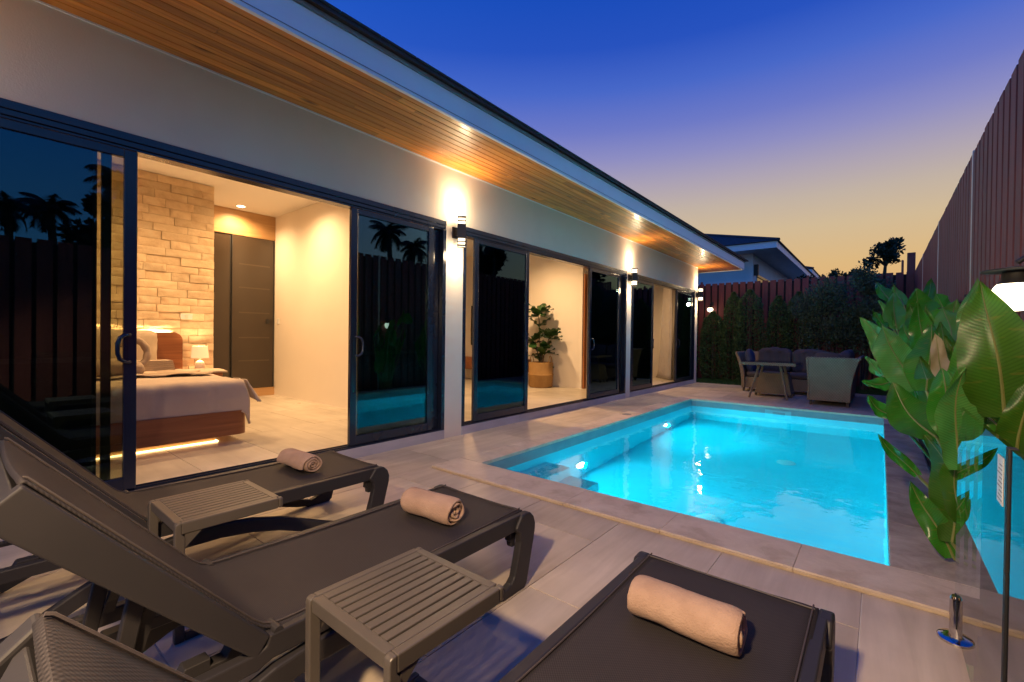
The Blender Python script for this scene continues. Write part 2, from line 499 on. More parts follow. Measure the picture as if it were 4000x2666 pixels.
MT['galv'] = noisy('galvanised_post', (0.42, 0.42, 0.44), (0.55, 0.55, 0.57), 8, 0.35, metal=0.8, bstr=0.05)
MT['wicker'] = weave_mat('wicker', (0.13, 0.095, 0.060), (0.38, 0.29, 0.19), (150, 230), 0.55, 0.9, 0.008, axes=(0, 2))
MT['wicker_y'] = weave_mat('wicker_side', (0.13, 0.095, 0.060), (0.38, 0.29, 0.19), (150, 230), 0.55, 0.9, 0.008, axes=(1, 2))
MT['cushion'] = noisy('cushion_grey', (0.070, 0.058, 0.056), (0.092, 0.076, 0.072), 6, 0.9, bstr=0.3, bscale=18, bdist=0.01)
MT['cushion_blue'] = noisy('cushion_navy', (0.035, 0.045, 0.085), (0.045, 0.058, 0.11), 6, 0.9, bstr=0.3, bscale=18, bdist=0.01)
MT['ground'] = noisy('soil_ground', (0.012, 0.018, 0.008), (0.03, 0.035, 0.016), 1.5, 0.95, bstr=0.5, bscale=12, bdist=0.05)
MT['soil'] = noisy('bed_soil', (0.014, 0.010, 0.008), (0.04, 0.03, 0.024), 14, 0.95, bstr=0.8, bscale=40, bdist=0.03)
MT['grass'] = leaf_mat('lawn_grass', (0.02, 0.07, 0.012), (0.045, 0.13, 0.025), 0.2, 0.6)
MT['shrub'] = leaf_mat('shrub_leaf', (0.042, 0.09, 0.034), (0.10, 0.175, 0.06), 0.25, 0.5)
MT['shrub2'] = leaf_mat('bush_leaf', (0.052, 0.09, 0.052), (0.12, 0.18, 0.09), 0.25, 0.5)
MT['tree'] = leaf_mat('tree_leaf', (0.015, 0.03, 0.014), (0.03, 0.055, 0.025), 0.15, 0.6)
MT['bark'] = noisy('bark', (0.05, 0.036, 0.025), (0.11, 0.085, 0.06), 12, 0.9, (1, 1, 0.3), 0.6, 30, 0.02)
MT['palm'] = leaf_mat('palm_leaf', (0.008, 0.016, 0.008), (0.018, 0.032, 0.014), 0.1, 0.6)
MT['heli'] = leaf_mat('heliconia_leaf', (0.035, 0.165, 0.012), (0.065, 0.25, 0.022), 0.34, 0.24, True)
MT['heli2'] = leaf_mat('heliconia_leaf_pale', (0.08, 0.25, 0.04), (0.13, 0.34, 0.065), 0.36, 0.25, True)
MT['heli3'] = leaf_mat('heliconia_leaf_olive', (0.04, 0.125, 0.008), (0.07, 0.185, 0.013), 0.42, 0.36, True)
MT['midrib'] = noisy('leaf_midrib', (0.14, 0.16, 0.035), (0.20, 0.21, 0.06), 8, 0.4)
MT['dead'] = noisy('dry_leaf', (0.24, 0.20, 0.09), (0.36, 0.31, 0.17), 9, 0.7, bstr=0.3, bscale=30)
MT['steel'] = noisy('polished_steel', (0.55, 0.52, 0.50), (0.62, 0.60, 0.58), 3, 0.09, metal=1.0, bstr=0)
MT['clear'] = glass_mat('fence_glass', (0.93, 0.97, 0.96), 0.0, 1.0)
MT['rubber'] = plain('rubber_joint', (0.004, 0.004, 0.005), 0.6)
MT['basket'] = weave_mat('basket_weave', (0.30, 0.16, 0.05), (0.52, 0.32, 0.13), (130, 260), 0.7, 0.8, 0.006, axes=(0, 2))
MT['fig'] = leaf_mat('fig_leaf', (0.012, 0.045, 0.010), (0.03, 0.085, 0.018), 0.1, 0.35)
MT['curtain'] = noisy('curtain_linen', (0.46, 0.40, 0.34), (0.54, 0.48, 0.41), 5, 0.85, bstr=0.3, bscale=90)
MT['ceramic'] = plain('white_ceramic', (0.75, 0.70, 0.62), 0.3)
MT['neigh_wall'] = noisy('neighbour_wall', (0.58, 0.62, 0.68), (0.66, 0.69, 0.74), 1.5, 0.8, bstr=0.1)
MT['sconce_black'] = noisy('sconce_metal', (0.02, 0.018, 0.016), (0.035, 0.03, 0.027), 5, 0.4, bstr=0.1, bscale=150)
MT['e_sconce'] = emis('sconce_glow', (1.0, 0.80, 0.52), 5.0)
MT['e_down'] = emis('downlight_glow', (1.0, 0.80, 0.52), 14.0)
MT['e_globe'] = emis('globe_glow', (1.0, 0.84, 0.58), 5.0)
MT['e_led'] = emis('led_glow', (1.0, 0.62, 0.26), 9.0)
MT['e_pool'] = emis('pool_lamp_glow', (0.45, 0.95, 1.0), 22.0)
m, t, b, o = new_mat('lamp_shade_fabric')
b.inputs['Base Color'].default_value = (0.75, 0.60, 0.42, 1); b.inputs['Roughness'].default_value = 0.9
b.inputs['Emission Color'].default_value = (1.0, 0.68, 0.34, 1); b.inputs['Emission Strength'].default_value = 0.55
MT['shade'] = m
# water
m, t, b, o = new_mat('pool_water')
b.inputs['Base Color'].default_value = (0.80, 0.97, 1.0, 1)
b.inputs['Roughness'].default_value = 0.0
b.inputs['IOR'].default_value = 1.33
b.inputs['Transmission Weight'].default_value = 1.0
v = coords(t, (1, 1, 1))
h1 = noise_tex(t, v, 2.2, 3, 0.5, 0.3)
h2 = noise_tex(t, v, 11.0, 2, 0.5)
ad = N('ShaderNodeMath', t, operation='MULTIPLY_ADD'); ad.inputs[1].default_value = 0.12
t.links.new(h2, ad.inputs[0]); t.links.new(h1, ad.inputs[2])
bump(t, b, ad.outputs[0], 0.14, 0.05)
MT['water'] = m

# ================================================================== SETTING
PX0, PX1, PY0, PY1 = -2.86, 0.058, 3.09, 9.15        # pool inner rectangle
CX0, CX1, CY0, CY1 = -3.14, 0.37, 2.735, 9.50        # coping outer rectangle
HX0, HX1, HY0, HY1 = PX0 - 0.15, PX1 + 0.15, PY0 - 0.15, PY1 + 0.15   # hole in the ground
def around(mb, X0, X1, Y0, Y1, z0, z1, hole):
    a0, a1, b0, b1 = hole
    mb.box(X0, a0, Y0, Y1, z0, z1); mb.box(a1, X1, Y0, Y1, z0, z1)
    mb.box(a0, a1, Y0, b0, z0, z1); mb.box(a0, a1, b1, Y1, z0, z1)
    return mb
struct(obj('ground', around(MB(), -250, 250, -250, 250, -0.30, -0.06, (HX0, HX1, HY0, HY1)), MT['ground']))
terr = struct(obj('terrace', around(MB(), -3.96, 0.66, -2.6, 13.10, -0.05, -0.006, (HX0 + 0.02, HX1 - 0.02, HY0 + 0.02, HY1 - 0.02)), MT['grout']))
def subtract(r, h):
    x0, x1, y0, y1 = r; a0, a1, b0, b1 = h
    if x1 <= a0 or x0 >= a1 or y1 <= b0 or y0 >= b1: return [r]
    out = []
    if y0 < b0: out.append((x0, x1, y0, b0))
    if y1 > b1: out.append((x0, x1, b1, y1))
    m0, m1 = max(y0, b0), min(y1, b1)
    if x0 < a0: out.append((x0, a0, m0, m1))
    if x1 > a1: out.append((a1, x1, m0, m1))
    return [q for q in out if q[1] - q[0] > 0.02 and q[3] - q[2] > 0.02]
cache = {}
def lay_tiles(parent, mat, X0, X1, Y0, Y1, z, hole=None, px=-0.048, w=0.624, py=2.378, l=1.26, g=0.0022, name='paving_tile', th=0.008, bev=0.0012):
    k0 = math.floor((X0 - px) / w)
    k = k0
    while px + k * w < X1:
        off = 0 if k % 2 else l / 2
        j = math.floor((Y0 - py - off) / l)
        while py + off + j * l < Y1:
            r = (max(X0, px + k * w), min(X1, px + (k + 1) * w), max(Y0, py + off + j * l), min(Y1, py + off + (j + 1) * l))
            j += 1
            for (x0, x1, y0, y1) in (subtract(r, hole) if hole else [r]):
                if x1 - x0 < 0.03 or y1 - y0 < 0.03: continue
                key = (round(x1 - x0, 3), round(y1 - y0, 3), mat.name)
                if key not in cache:
                    hx, hy = (x1 - x0) / 2 - g, (y1 - y0) / 2 - g
                    cache[key] = mesh(name, MB().box(-hx, hx, -hy, hy, -th, 0), mat, bevel=bev, seg=1)
                o = link(bpy.data.objects.new(name, cache[key]), parent)
                o.location = Vector(((x0 + x1) / 2, (y0 + y1) / 2, z + random.uniform(-0.0004, 0.0004))) - ORG.get(parent.name, Vector((0, 0, 0)))
        k += 1
lay_tiles(terr, MT['tile'], -3.945, 0.62, -2.0, 13.06, 0.0, (CX0 + 0.004, 0.9, CY0 + 0.004, CY1))

# coping stones
cop = struct(obj('pool_coping', around(MB(), CX0 + 0.01, CX1 - 0.01, CY0 + 0.01, CY1 - 0.01, -0.045, -0.012, (PX0 - 0.01, PX1 + 0.01, PY0 - 0.01, PY1 + 0.01)), MT['grout']))
def cop_stone(x0, x1, y0, y1, mat, edge=None):
    g = 0.0006
    dz = random.uniform(0, 0.001)
    o = obj('coping_stone', MB().box(x0 + g, x1 - g, y0 + g, y1 - g, -0.004, 0.027 + dz), mat, cop, bevel=0.0035, seg=2)
    return o
y = CY0
for i in range(5):                                    # near edge
    L = (CX1 - CX0) / 5
    cop_stone(CX0 + i * L, CX0 + (i + 1) * L, CY0, PY0, MT['coping'] if i < 4 else MT['coping'])
    obj('edge_tile', MB().box(CX0 + i * L + 0.001, CX0 + (i + 1) * L - 0.001, CY0 - 0.0035, CY0 + 0.006, 0.001, 0.018), MT['coping_edge'], cop, bevel=0.002, seg=1)
n = 8
for i in range(n):
    L = (PY1 - PY0) / n
    cop_stone(CX0, PX0, PY0 + i * L, PY0 + (i + 1) * L, MT['coping'])
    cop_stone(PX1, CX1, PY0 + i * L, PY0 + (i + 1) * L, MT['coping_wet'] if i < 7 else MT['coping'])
for i in range(5):
    L = (CX1 - CX0) / 5
    cop_stone(CX0 + i * L, CX0 + (i + 1) * L, PY1, CY1, MT['coping'])
obj('skimmer_lid', MB().lathe([(0.0, 0.0), (0.07, 0.0), (0.07, 0.003), (0.0, 0.0035)], (-3.02, 6.55, 0.0275), 20), MT['trim'], cop)

# pool basin
DEP = -1.42
pool = struct(obj('pool_basin', MB().box(PX0 - 0.12, PX1 + 0.12, PY0 - 0.12, PY1 + 0.12, DEP - 0.1, DEP), MT['pool']))
WT = -0.105
for nm, a in (('pool_wall', (PX0 - 0.10, PX0, PY0 - 0.1, PY1 + 0.1)), ('pool_wall', (PX1, PX1 + 0.10, PY0 - 0.1, PY1 + 0.1)),
              ('pool_wall', (PX0, PX1, PY0 - 0.1, PY0)), ('pool_wall', (PX0, PX1, PY1, PY1 + 0.1))):
    obj(nm, MB().box(*a, DEP, WT - 0.01), MT['pool'], pool)
    obj('waterline_tile', MB().box(*a, WT - 0.01, -0.0045), MT['poolband'], pool)
for i, (x1, zt) in enumerate(((-2.54, -0.367), (-2.208, -0.635), (-1.888, -0.90))):
    obj('pool_step', MB().box(PX0 - 0.005 if i == 0 else (-2.54, -2.208)[i - 1] - 0.003, x1, PY0 - 0.003, 4.144, DEP - 0.002, zt), MT['pool'], pool, bevel=0.006)
def disc_x(c, r, h, mat, name, parent, seg=24):
    return obj(name, MB().lathe([(0.0005, 0), (r, 0), (r, h * 0.6), (r * 0.9, h), (0.0005, h)], c, seg, 'x'), mat, parent, smooth=True)
for yy in (4.862, 7.716):
    fx = disc_x((PX0 - 0.002, yy, -1.0), 0.11, 0.02, MT['white'], 'pool_light_rim', pool)
    disc_x((PX0 + 0.016, yy, -1.0), 0.085, 0.012, MT['e_pool'], 'pool_lamp', fx)
    light('pool_lamp_light', 'AREA', (PX0 + 0.06, yy, -1.0), 72, (0.0, 0.80, 1.0), None, (0, R(-90), 0), shape='DISK', size=0.16)
for xx in (-1.35, -0.45):
    fx = obj('pool_light_rim', MB().lathe([(0.0005, 0), (0.11, 0), (0.11, 0.012), (0.0005, 0.02)], (xx, PY0 - 0.002, -0.8), 24, 'y'), MT['white'], pool)
    obj('pool_lamp', MB().lathe([(0.0005, 0), (0.085, 0), (0.07, 0.012), (0.0005, 0.012)], (xx, PY0 + 0.016, -0.8), 24, 'y'), MT['e_pool'], fx)
    light('pool_lamp_light', 'AREA', (xx, PY0 + 0.06, -0.8), 52, (0.0, 0.80, 1.0), None, (R(-90), 0, 0), shape='DISK', size=0.16)
disc_x((PX0 - 0.002, 5.283, -0.612), 0.04, 0.02, MT['white'], 'return_inlet', pool)
for (dx, dy) in ((-1.29, 4.72), (-0.95, 7.0)):
    dr = obj('floor_drain', MB().lathe([(0.0005, 0), (0.11, 0), (0.11, 0.012), (0.06, 0.022), (0.0005, 0.022)], (dx, dy, DEP - 0.001), 24), MT['white'], pool, smooth=True)
sk = obj('skimmer', MB().box(-1.58, -1.18, PY1 - 0.012, PY1 + 0.004, -0.12, -0.036), MT['skim'], pool, bevel=0.004)
obj('skimmer_mouth', MB().box(-1.46, -1.27, PY1 - 0.016, PY1 - 0.009, -0.105, -0.068), MT['poolband'], sk, bevel=0.003)
struct(obj('water', MB().grid(lambda u, v: (PX0 + 0.001 + u * (PX1 - PX0 - 0.002), PY0 + 0.001 + v * (PY1 - PY0 - 0.002), WT), 1, 1), MT['water']))

# planting bed + lawn + far patio
struct(obj('planting_bed', MB().grid(lambda u, v: (0.371 + u * 0.27, 2.74 + v * 6.76, 0.034 + 0.03 * noise.noise(Vector((u * 2, v * 40, 0)))), 4, 90), MT['soil']))
struct(obj('lawn', MB().box(-12, 0.66, 13.10, 15.2, -0.055, -0.012), MT['soil']))
gm = MB()
for i in range(14000):
    x, y = random.uniform(-4.2, 0.6), random.uniform(13.12, 14.9)
    a = random.uniform(0, 6.28); h = random.uniform(0.03, 0.075); w = 0.004
    dx, dy = math.cos(a) * w, math.sin(a) * w
    lx, ly = random.uniform(-.03, .03), random.uniform(-.03, .03)
    gm.add([(x - dx, y - dy, -0.014), (x + dx, y + dy, -0.014), (x + lx, y + ly, h - 0.01)], [(0, 1, 2)])
g = obj('lawn_grass', gm, MT['grass']); g['kind'] = 'stuff'; tag(g, 'short green grass behind the wicker sofa', 'grass')

# ================================================================== HOUSE
house = thing('house', (-3.95, 6.0, 0), 'single storey villa with timber soffit and three wide sliding glass doors', 'house')
WX, WI = -3.95, -4.10
DOORS = [(-0.44, 3.62, 0.79, 2.405), (3.90, 8.48, 5.25, 7.01), (8.69, 12.77, 9.90, 11.40)]
HZ = 2.54
ENDY = 12.99
fw_ = MB()
fw_.box(WI, WX, -2.6, ENDY, HZ, 3.176)
for (a, b) in ((-2.6, -0.44), (3.62, 3.90), (8.48, 8.69), (12.77, ENDY)):
    fw_.box(WI, WX, a, b, -0.03, HZ)
obj('facade_wall', fw_, MT['wall'], house)
obj('end_wall', MB().box(-9.2, WI, ENDY - 0.15, ENDY - 0.001, -0.03, 3.3), MT['wall'], house)
for (a, b, c, d) in DOORS:
    k = max(1, round((b - a) / 1.25)); L = (b - a) / k
    for i in range(k):
        obj('plinth_tile', MB().box(WI, WX + 0.006, a + i * L + 0.001, a + (i + 1) * L - 0.001, -0.01, 0.100), MT['plinth'], house, bevel=0.002, seg=1)

# soffit boards
sof = part_root('soffit', house)
SX0, SX1 = -3.945, -3.035
bw = (SX1 - SX0) / 11
def soffit_row(x0, x1, ya, yb):
    y = ya
    while y < yb - 0.01:
        L = random.uniform(1.6, 3.2)
        y1 = min(yb, y + L)
        if yb - y1 < 0.5: y1 = yb
        obj('soffit_board', MB().box(x0 + 0.0022, x1 - 0.0022, y + 0.0008, y1 - 0.0008, 3.18, 3.194), MT['soffit'], sof, bevel=0.004, seg=2)
        y = y1
for i in range(11):
    soffit_row(SX0 + i * bw, SX0 + (i + 1) * bw, -2.6, 13.97)
for i in range(14):
    soffit_row(SX0 - (i + 1) * bw, SX0 - i * bw, ENDY + 0.002, 13.97)
obj('soffit_backing', MB().box(-3.949, -3.03, -2.6, 13.98, 3.1945, 3.24).box(-9.0, -3.9495, ENDY, 13.98, 3.1945, 3.24), MT['dark_gap'], house)
obj('soffit_bead', MB().box(-3.949, -3.938, -2.6, ENDY, 3.168, 3.1795), MT['fascia'], house)
fas = MB().box(-3.033, -3.0, -2.6, 14.0, 3.162, 3.372)
obj('fascia_board', fas, MT['fascia'], house, bevel=0.003)
obj('fascia_board', MB().box(-9.0, -3.034, 13.972, 14.0, 3.162, 3.372), MT['fascia'], house, bevel=0.003)
obj('fascia_groove', MB().box(-2.9995, -2.996, -2.6, 14.0, 3.19, 3.194), MT['trim'], house)
obj('drip_trim', MB().box(-3.06, -2.982, -2.6, 14.02, 3.374, 3.402), MT['trim'], house, bevel=0.003)
obj('drip_trim', MB().box(-9.0, -3.061, 13.97, 14.02, 3.374, 3.402), MT['trim'], house)
# roof: hip with tile courses at the eave
roof = part_root('roof', house)
sl = math.tan(R(19))
def roof_plane(a):
    return obj('roof_slope', a, MT['roof'], roof)
ex, ey, ez = -2.945, 14.06, 3.403
rx, rz = -7.0, 3.403 + 4.055 * sl
ry = ey - 4.055
roof_plane(MB().add([(ex, -2.6, ez), (ex, ey, ez), (rx, ry, rz), (rx, -2.6, rz), (ex, -2.6, ez + 0.03), (ex, ey, ez + 0.03), (rx, ry, rz + 0.03), (rx, -2.6, rz + 0.03)],
                    [(0, 1, 2, 3), (4, 7, 6, 5), (0, 4, 5, 1), (1, 5, 6, 2), (2, 6, 7, 3), (3, 7, 4, 0)]))
roof_plane(MB().add([(ex, ey, ez), (-11.05, ey, ez), (rx, ry, rz), (ex, ey, ez + 0.03), (-11.05, ey, ez + 0.03), (rx, ry, rz + 0.03)],
                    [(0, 1, 2), (3, 5, 4), (0, 3, 4, 1), (1, 4, 5, 2), (2, 5, 3, 0)]))
yy = -2.6
while yy < 14.0:
    obj('roof_tile', MB().box(ex - 0.30, ex + 0.012, yy + 0.002, yy + 0.328, ez + 0.026, ez + 0.046), MT['roof'], roof, bevel=0.004, seg=1).rotation_euler = (0, 0, 0)
    yy += 0.33

# rooms
FZ = 0.10
CZ = 3.30
BX = -8.55
fl = obj('interior_floor', MB().box(-9.2, WI - 0.0, -2.6, ENDY - 0.16, -0.02, FZ - 0.006), MT['grout'], house)
lay_tiles(fl, MT['intile'], -9.1, -4.13, -2.5, ENDY - 0.17, FZ, None, -4.13, 1.26, 0.0, 0.624, name='floor_tile')
cl = MB()
cl.box(-9.2, WI - 0.001, -2.6, ENDY - 0.16, CZ, CZ + 0.04)
obj('room_ceiling', cl, MT['ceil'], house)
obj('rear_wall', MB().box(-9.3, -9.2, -2.6, ENDY - 0.16, 0.0, 3.36), MT['inwall'], house)
obj('side_wall', MB().box(-9.2, WI, -2.75, -2.6, 0.0, 3.36), MT['inwall'], house)
obj('partition_wall', MB().box(-9.19, WI - 0.005, 3.65, 3.80, FZ, CZ - 0.001), MT['inwall'], house)
obj('skirting', MB().box(-8.5, WI - 0.02, 3.64, 3.6495, FZ + 0.0005, FZ + 0.008), MT['inwall'], house)
obj('partition_wall', MB().box(-9.19, -5.0, 8.55, 8.68, FZ, CZ - 0.001), MT['inwall'], house)
obj('partition_wall', MB().box(-9.19, -5.35, 12.55, 12.83, FZ, CZ - 0.001), MT['inwall'], house)
dp = obj('inner_door', MB().box(-4.985, -4.945, 8.56, 8.66, FZ, 2.58), MT['teak_v'], house, bevel=0.006)
obj('inner_door_leaf', MB().box(-4.93, -4.50, 8.80, 8.84, FZ + 0.01, 2.52), MT['teak_v'], house, bevel=0.004)
obj('door_reveal', MB().box(-4.944, WI - 0.003, 8.70, 8.78, 2.58, CZ - 0.001), MT['inwall'], house)
# stone feature wall
sw = obj('stone_wall', MB().box(-8.5, -7.48, -2.59, 2.34, FZ, CZ - 0.001), MT['mortar'], house)
def stone(x0, x1, y0, y1, z0, z1):
    nu, nv = 10, 5
    sd = random.uniform(0, 100)
    tilt = random.uniform(-0.006, 0.006); prd = random.uniform(-0.006, 0.014)
    mb = MB()
    def fn(u, v):
        yq, zq = y0 + u * (y1 - y0), z0 + v * (z1 - z0)
        e = min(u, 1 - u) * (y1 - y0); f = min(v, 1 - v) * (z1 - z0)
        h = 0.010
        nz = noise.noise(Vector((yq * 5 + sd, zq * 11, sd))) * 0.011 + noise.noise(Vector((yq * 17 + sd, zq * 24, sd))) * 0.009
        edge = 0 if (u in (0, 1) or v in (0, 1)) else 1
        return (x1 + prd + edge * (h * 0.6 + nz + tilt * (u - .5) * 2) , yq, zq)
    mb.grid(fn, nu, nv)
    W_ = nu + 1
    rim = [i for i in range(W_)] + [j * W_ + nu for j in range(1, nv + 1)] + [nv * W_ + i for i in range(nu - 1, -1, -1)] + [j * W_ for j in range(nv - 1, 0, -1)]
    o = len(mb.v)
    for i in rim:
        p = mb.v[i]; mb.v.append((x0, p[1], p[2]))
    for k in range(len(rim)):
        k2 = (k + 1) % len(rim)
        mb.f.append((rim[k2], rim[k], o + k, o + k2))
    obj('stone', mb, MT['stone'], sw, smooth=True)
hs_ = [random.uniform(0.92, 1.08) for _ in range(30)]
kk = (CZ - FZ - 0.004) / sum(hs_)
z0 = FZ
for r in range(30):
    ch = hs_[r] * kk
    y = 2.352
    L = (0.12, 0.31, 0.22, 0.36)[r % 4] + random.uniform(-.05, .05)
    while y > 0.42:
        y0 = max(0.40, y - L)
        if y0 - 0.40 < 0.1: y0 = 0.40
        stone(-7.478, -7.45, y0 + 0.0018, y - 0.0018, z0 + 0.0015, z0 + ch - 0.0015)
        y = y0; L = random.uniform(0.20, 0.44)
    stone(-7.478, -7.452, -2.5, 0.398, z0 + 0.002, z0 + ch - 0.002)
    z0 += ch
obj('stone_return', MB().box(-8.49, -7.479, 2.341, 2.352, FZ, CZ - 0.002), MT['inwall'], house)

# sliding doors
def handle(parent, y, side, z=1.09):
    # D shaped pull on the outside of a stile, side = -1 bows towards -y
    mb = MB()
    mb.box(-3.962, -3.950, y - 0.016, y + 0.016, z - 0.105, z + 0.105)
    path = [(-3.945, y + side * 0.006, z + 0.092), (-3.925, y + side * 0.03, z + 0.092), (-3.918, y + side * 0.062, z + 0.072), (-3.916, y + side * 0.074, z + 0.03),
            (-3.916, y + side * 0.074, z - 0.03), (-3.918, y + side * 0.062, z - 0.072), (-3.925, y + side * 0.03, z - 0.092), (-3.945, y + side * 0.006, z - 0.092)]
    mb.tube(path, 0.013, 8)
    return obj('handle', mb, MT['alu'], parent, smooth=True)
def panel(parent, y0, y1, x, z0=0.128, z1=2.43, st=0.07, hs=None):
    t = 0.02
    for (a, b) in ((y0, y0 + st), (y1 - st, y1)):
        obj('stile', MB().box(x - t, x + t, a, b, z0, z1), MT['alu'], parent, bevel=0.004)
    obj('rail', MB().box(x - t + 0.001, x + t - 0.001, y0 + st, y1 - st, z1 - 0.055, z1), MT['alu'], parent, bevel=0.003)
    obj('rail', MB().box(x - t + 0.001, x + t - 0.001, y0 + st, y1 - st, z0, z0 + 0.085), MT['alu'], parent, bevel=0.003)
    obj('glass_pane', MB().box(x - 0.004, x + 0.004, y0 + st - 0.004, y1 - st + 0.004, z0 + 0.08, z1 - 0.05), MT['glass'], parent)
def screen(parent, y0, y1, x, st=0.045):
    z0, z1 = 0.14, 2.42
    t = 0.012
    for (a, b) in ((y0, y0 + st), (y1 - st, y1)):
        obj('screen_stile', MB().box(x - t, x + t, a, b, z0, z1), MT['black'], parent)
    obj('screen_mesh', MB().box(x - 0.002, x + 0.002, y0 + st - 0.002, y1 - st + 0.002, z0, z1), MT['screen'], parent)
    obj('screen_bar', MB().box(x - t, x + t, y0 + st, y1 - st, 1.00, 1.03), MT['black'], parent)
for di, (a, b, c, d) in enumerate(DOORS):
    dn = part_root('sliding_door', house)
    # head of stepped tracks, jambs, sill track
    for (x0, x1, z0, z1) in ((-4.075, -3.943, 2.488, 2.5385), (-4.075, -3.953, 2.452, 2.487), (-4.075, -3.966, 2.434, 2.451)):
        obj('head_track', MB().box(x0, x1, a + 0.002, b - 0.002, z0, z1), MT['alu'], dn, bevel=0.003)
    for (y0, y1) in ((a + 0.002, a + 0.05), (b - 0.05, b - 0.002)):
        obj('jamb', MB().box(-4.075, -3.943, y0, y1, 0.10, 2.433), MT['alu'], dn, bevel=0.004)
    obj('sill_track', MB().box(-4.078, -3.946, a + 0.05, b - 0.05, 0.1005, 0.116), MT['alu'], dn, bevel=0.003)
    for x in (-4.045, -3.985):
        obj('track_rib', MB().box(x - 0.004, x + 0.004, a + 0.05, b - 0.05, 0.1165, 0.126), MT['alu'], dn)
    wl, wr = (1.17, 1.035) if di == 0 else (1.13, 1.20)
    pl = (c - wl, c); pr = (d, d + wr)
    panel(dn, pl[0], pl[1], -3.978); panel(dn, pr[0], pr[1], -3.978)
    handle(dn, c - 0.035, -1); handle(dn, d + 0.035, 1)
    # second glass leaf parked behind, and the insect screens
    if di == 0:
        screen(dn, a + 0.055, 0.593 + 0.0, -4.035, 0.02)
        obj('screen_stile', MB().box(-4.05, -4.022, 0.615, 0.665, 0.14, 2.42), MT['black'], dn)
        screen(dn, 2.53, 3.40, -4.035, 0.03)
        obj('stile', MB().box(-4.06, -4.015, 3.44, 3.565, 0.128, 2.43), MT['alu'], dn, bevel=0.004)
    else:
        screen(dn, pl[0] + 0.06, pl[1] - 0.16, -4.035, 0.05)
        screen(dn, pr[0] + 0.09, b - 0.055, -4.035, 0.05)

# ---------------------------------------------------------------- lamps of the house
def downlight(x, y, power, z=CZ, size=158, blend=1.0, col=WARM, label=''):
    t = thing('downlight', (x, y, z), label, 'ceiling light', 'recessed ceiling downlights in the rooms')
    obj('rim', MB().lathe([(0.075, -0.004), (0.078, 0.0), (0.062, 0.0), (0.060, -0.004)], (x, y, z), 24), MT['white'], t)
    obj('lens', MB().lathe([(0.0005, -0.002), (0.058, -0.002), (0.058, 0.003), (0.0005, 0.003)], (x, y, z - 0.003), 24), MT['e_down'], t)
    light('downlight_lamp', 'SPOT', (x, y, z - 0.03), power, col, t, (0, 0, 0), spot_size=R(size), spot_blend=blend, shadow_soft_size=0.06)
DL = [(-8.22, 2.98, 180, 'round ceiling downlight nearest the bedroom wardrobe'), (-6.75, 3.02, 225, 'round ceiling downlight just above the open bedroom doorway'),
      (-5.2, 2.6, 165, 'round bedroom downlight behind the door head, nearest the sliding panel'), (-6.2, 0.9, 235, 'round bedroom downlight above the bed'),
      (-5.4, 5.4, 350, 'round living room downlight on the bedroom side'), (-5.6, 7.3, 350, 'round living room downlight beside the potted fig'),
      (-5.0, 10.6, 300, 'round downlight in the curtained far room')]
for (x, y, p, l) in DL:
    downlight(x, y, p, label=l)
def sconce(y, label):
    z0, z1 = 2.25, 2.60
    x = WX + 0.115
    t = thing('wall_sconce', (WX, y, 2.42), label, 'wall lamp', 'up and down wall lamps along the facade')
    obj('back_plate', MB().box(WX + 0.0005, WX + 0.022, y - 0.045, y + 0.045, 2.36, 2.49), MT['sconce_black'], t, bevel=0.003)
    obj('arm', MB().box(WX + 0.022, x - 0.03, y - 0.025, y + 0.025, 2.39, 2.46), MT['sconce_black'], t)
    hs = 0.049 * math.sqrt(2)
    for (a, b) in ((2.578, 2.60), (2.538, 2.553), (2.345, 2.512), (2.298, 2.312), (2.25, 2.272)):
        q = MB()
        ro, ri = hs, hs - 0.008
        vs = []
        for zz in (a, b):
            for rr in (ro, ri):
                vs += [(x + rr * math.cos(k * math.pi / 2), y + rr * math.sin(k * math.pi / 2), zz) for k in range(4)]
        fs = []
        for k in range(4):
            k2 = (k + 1) % 4
            fs += [(k, k2, 8 + k2, 8 + k), (4 + k, 12 + k, 12 + k2, 4 + k2), (8 + k, 8 + k2, 12 + k2, 12 + k), (k, 4 + k, 4 + k2, k2)]
        q.add(vs, fs)
        obj('housing_band', q, MT['sconce_black'], t)
    for (a, b) in ((2.514, 2.588), (2.262, 2.343)):
        obj('diffuser', MB().lathe([(hs - 0.014, a), (hs - 0.014, b)], (x, y, 0), 4), MT['e_sconce'], t)
    light('sconce_lamp_up', 'SPOT', (x + 0.01, y, 2.597), 44, WARM2, t, (R(180), R(0), 0), spot_size=R(120), spot_blend=1.0, shadow_soft_size=0.045)
    light('sconce_lamp_down', 'SPOT', (x + 0.01, y, 2.253), 58, WARM2, t, (0, 0, 0), spot_size=R(112), spot_blend=1.0, shadow_soft_size=0.045)
    light('sconce_spill', 'POINT', (x + 0.04, y, 2.70), 13, WARM2, t, shadow_soft_size=0.05)
    light('sconce_spill', 'POINT', (x + 0.04, y, 2.17), 8, WARM2, t, shadow_soft_size=0.05)
for y, l in ((-0.62, 'black up and down wall lamp left of the bedroom doors'), (3.757, 'black up and down wall lamp between the bedroom and living room doors'),
             (8.57, 'black up and down wall lamp between the second and third sliding doors'), (12.88, 'black up and down wall lamp at the far corner of the house')):
    sconce(y, l)

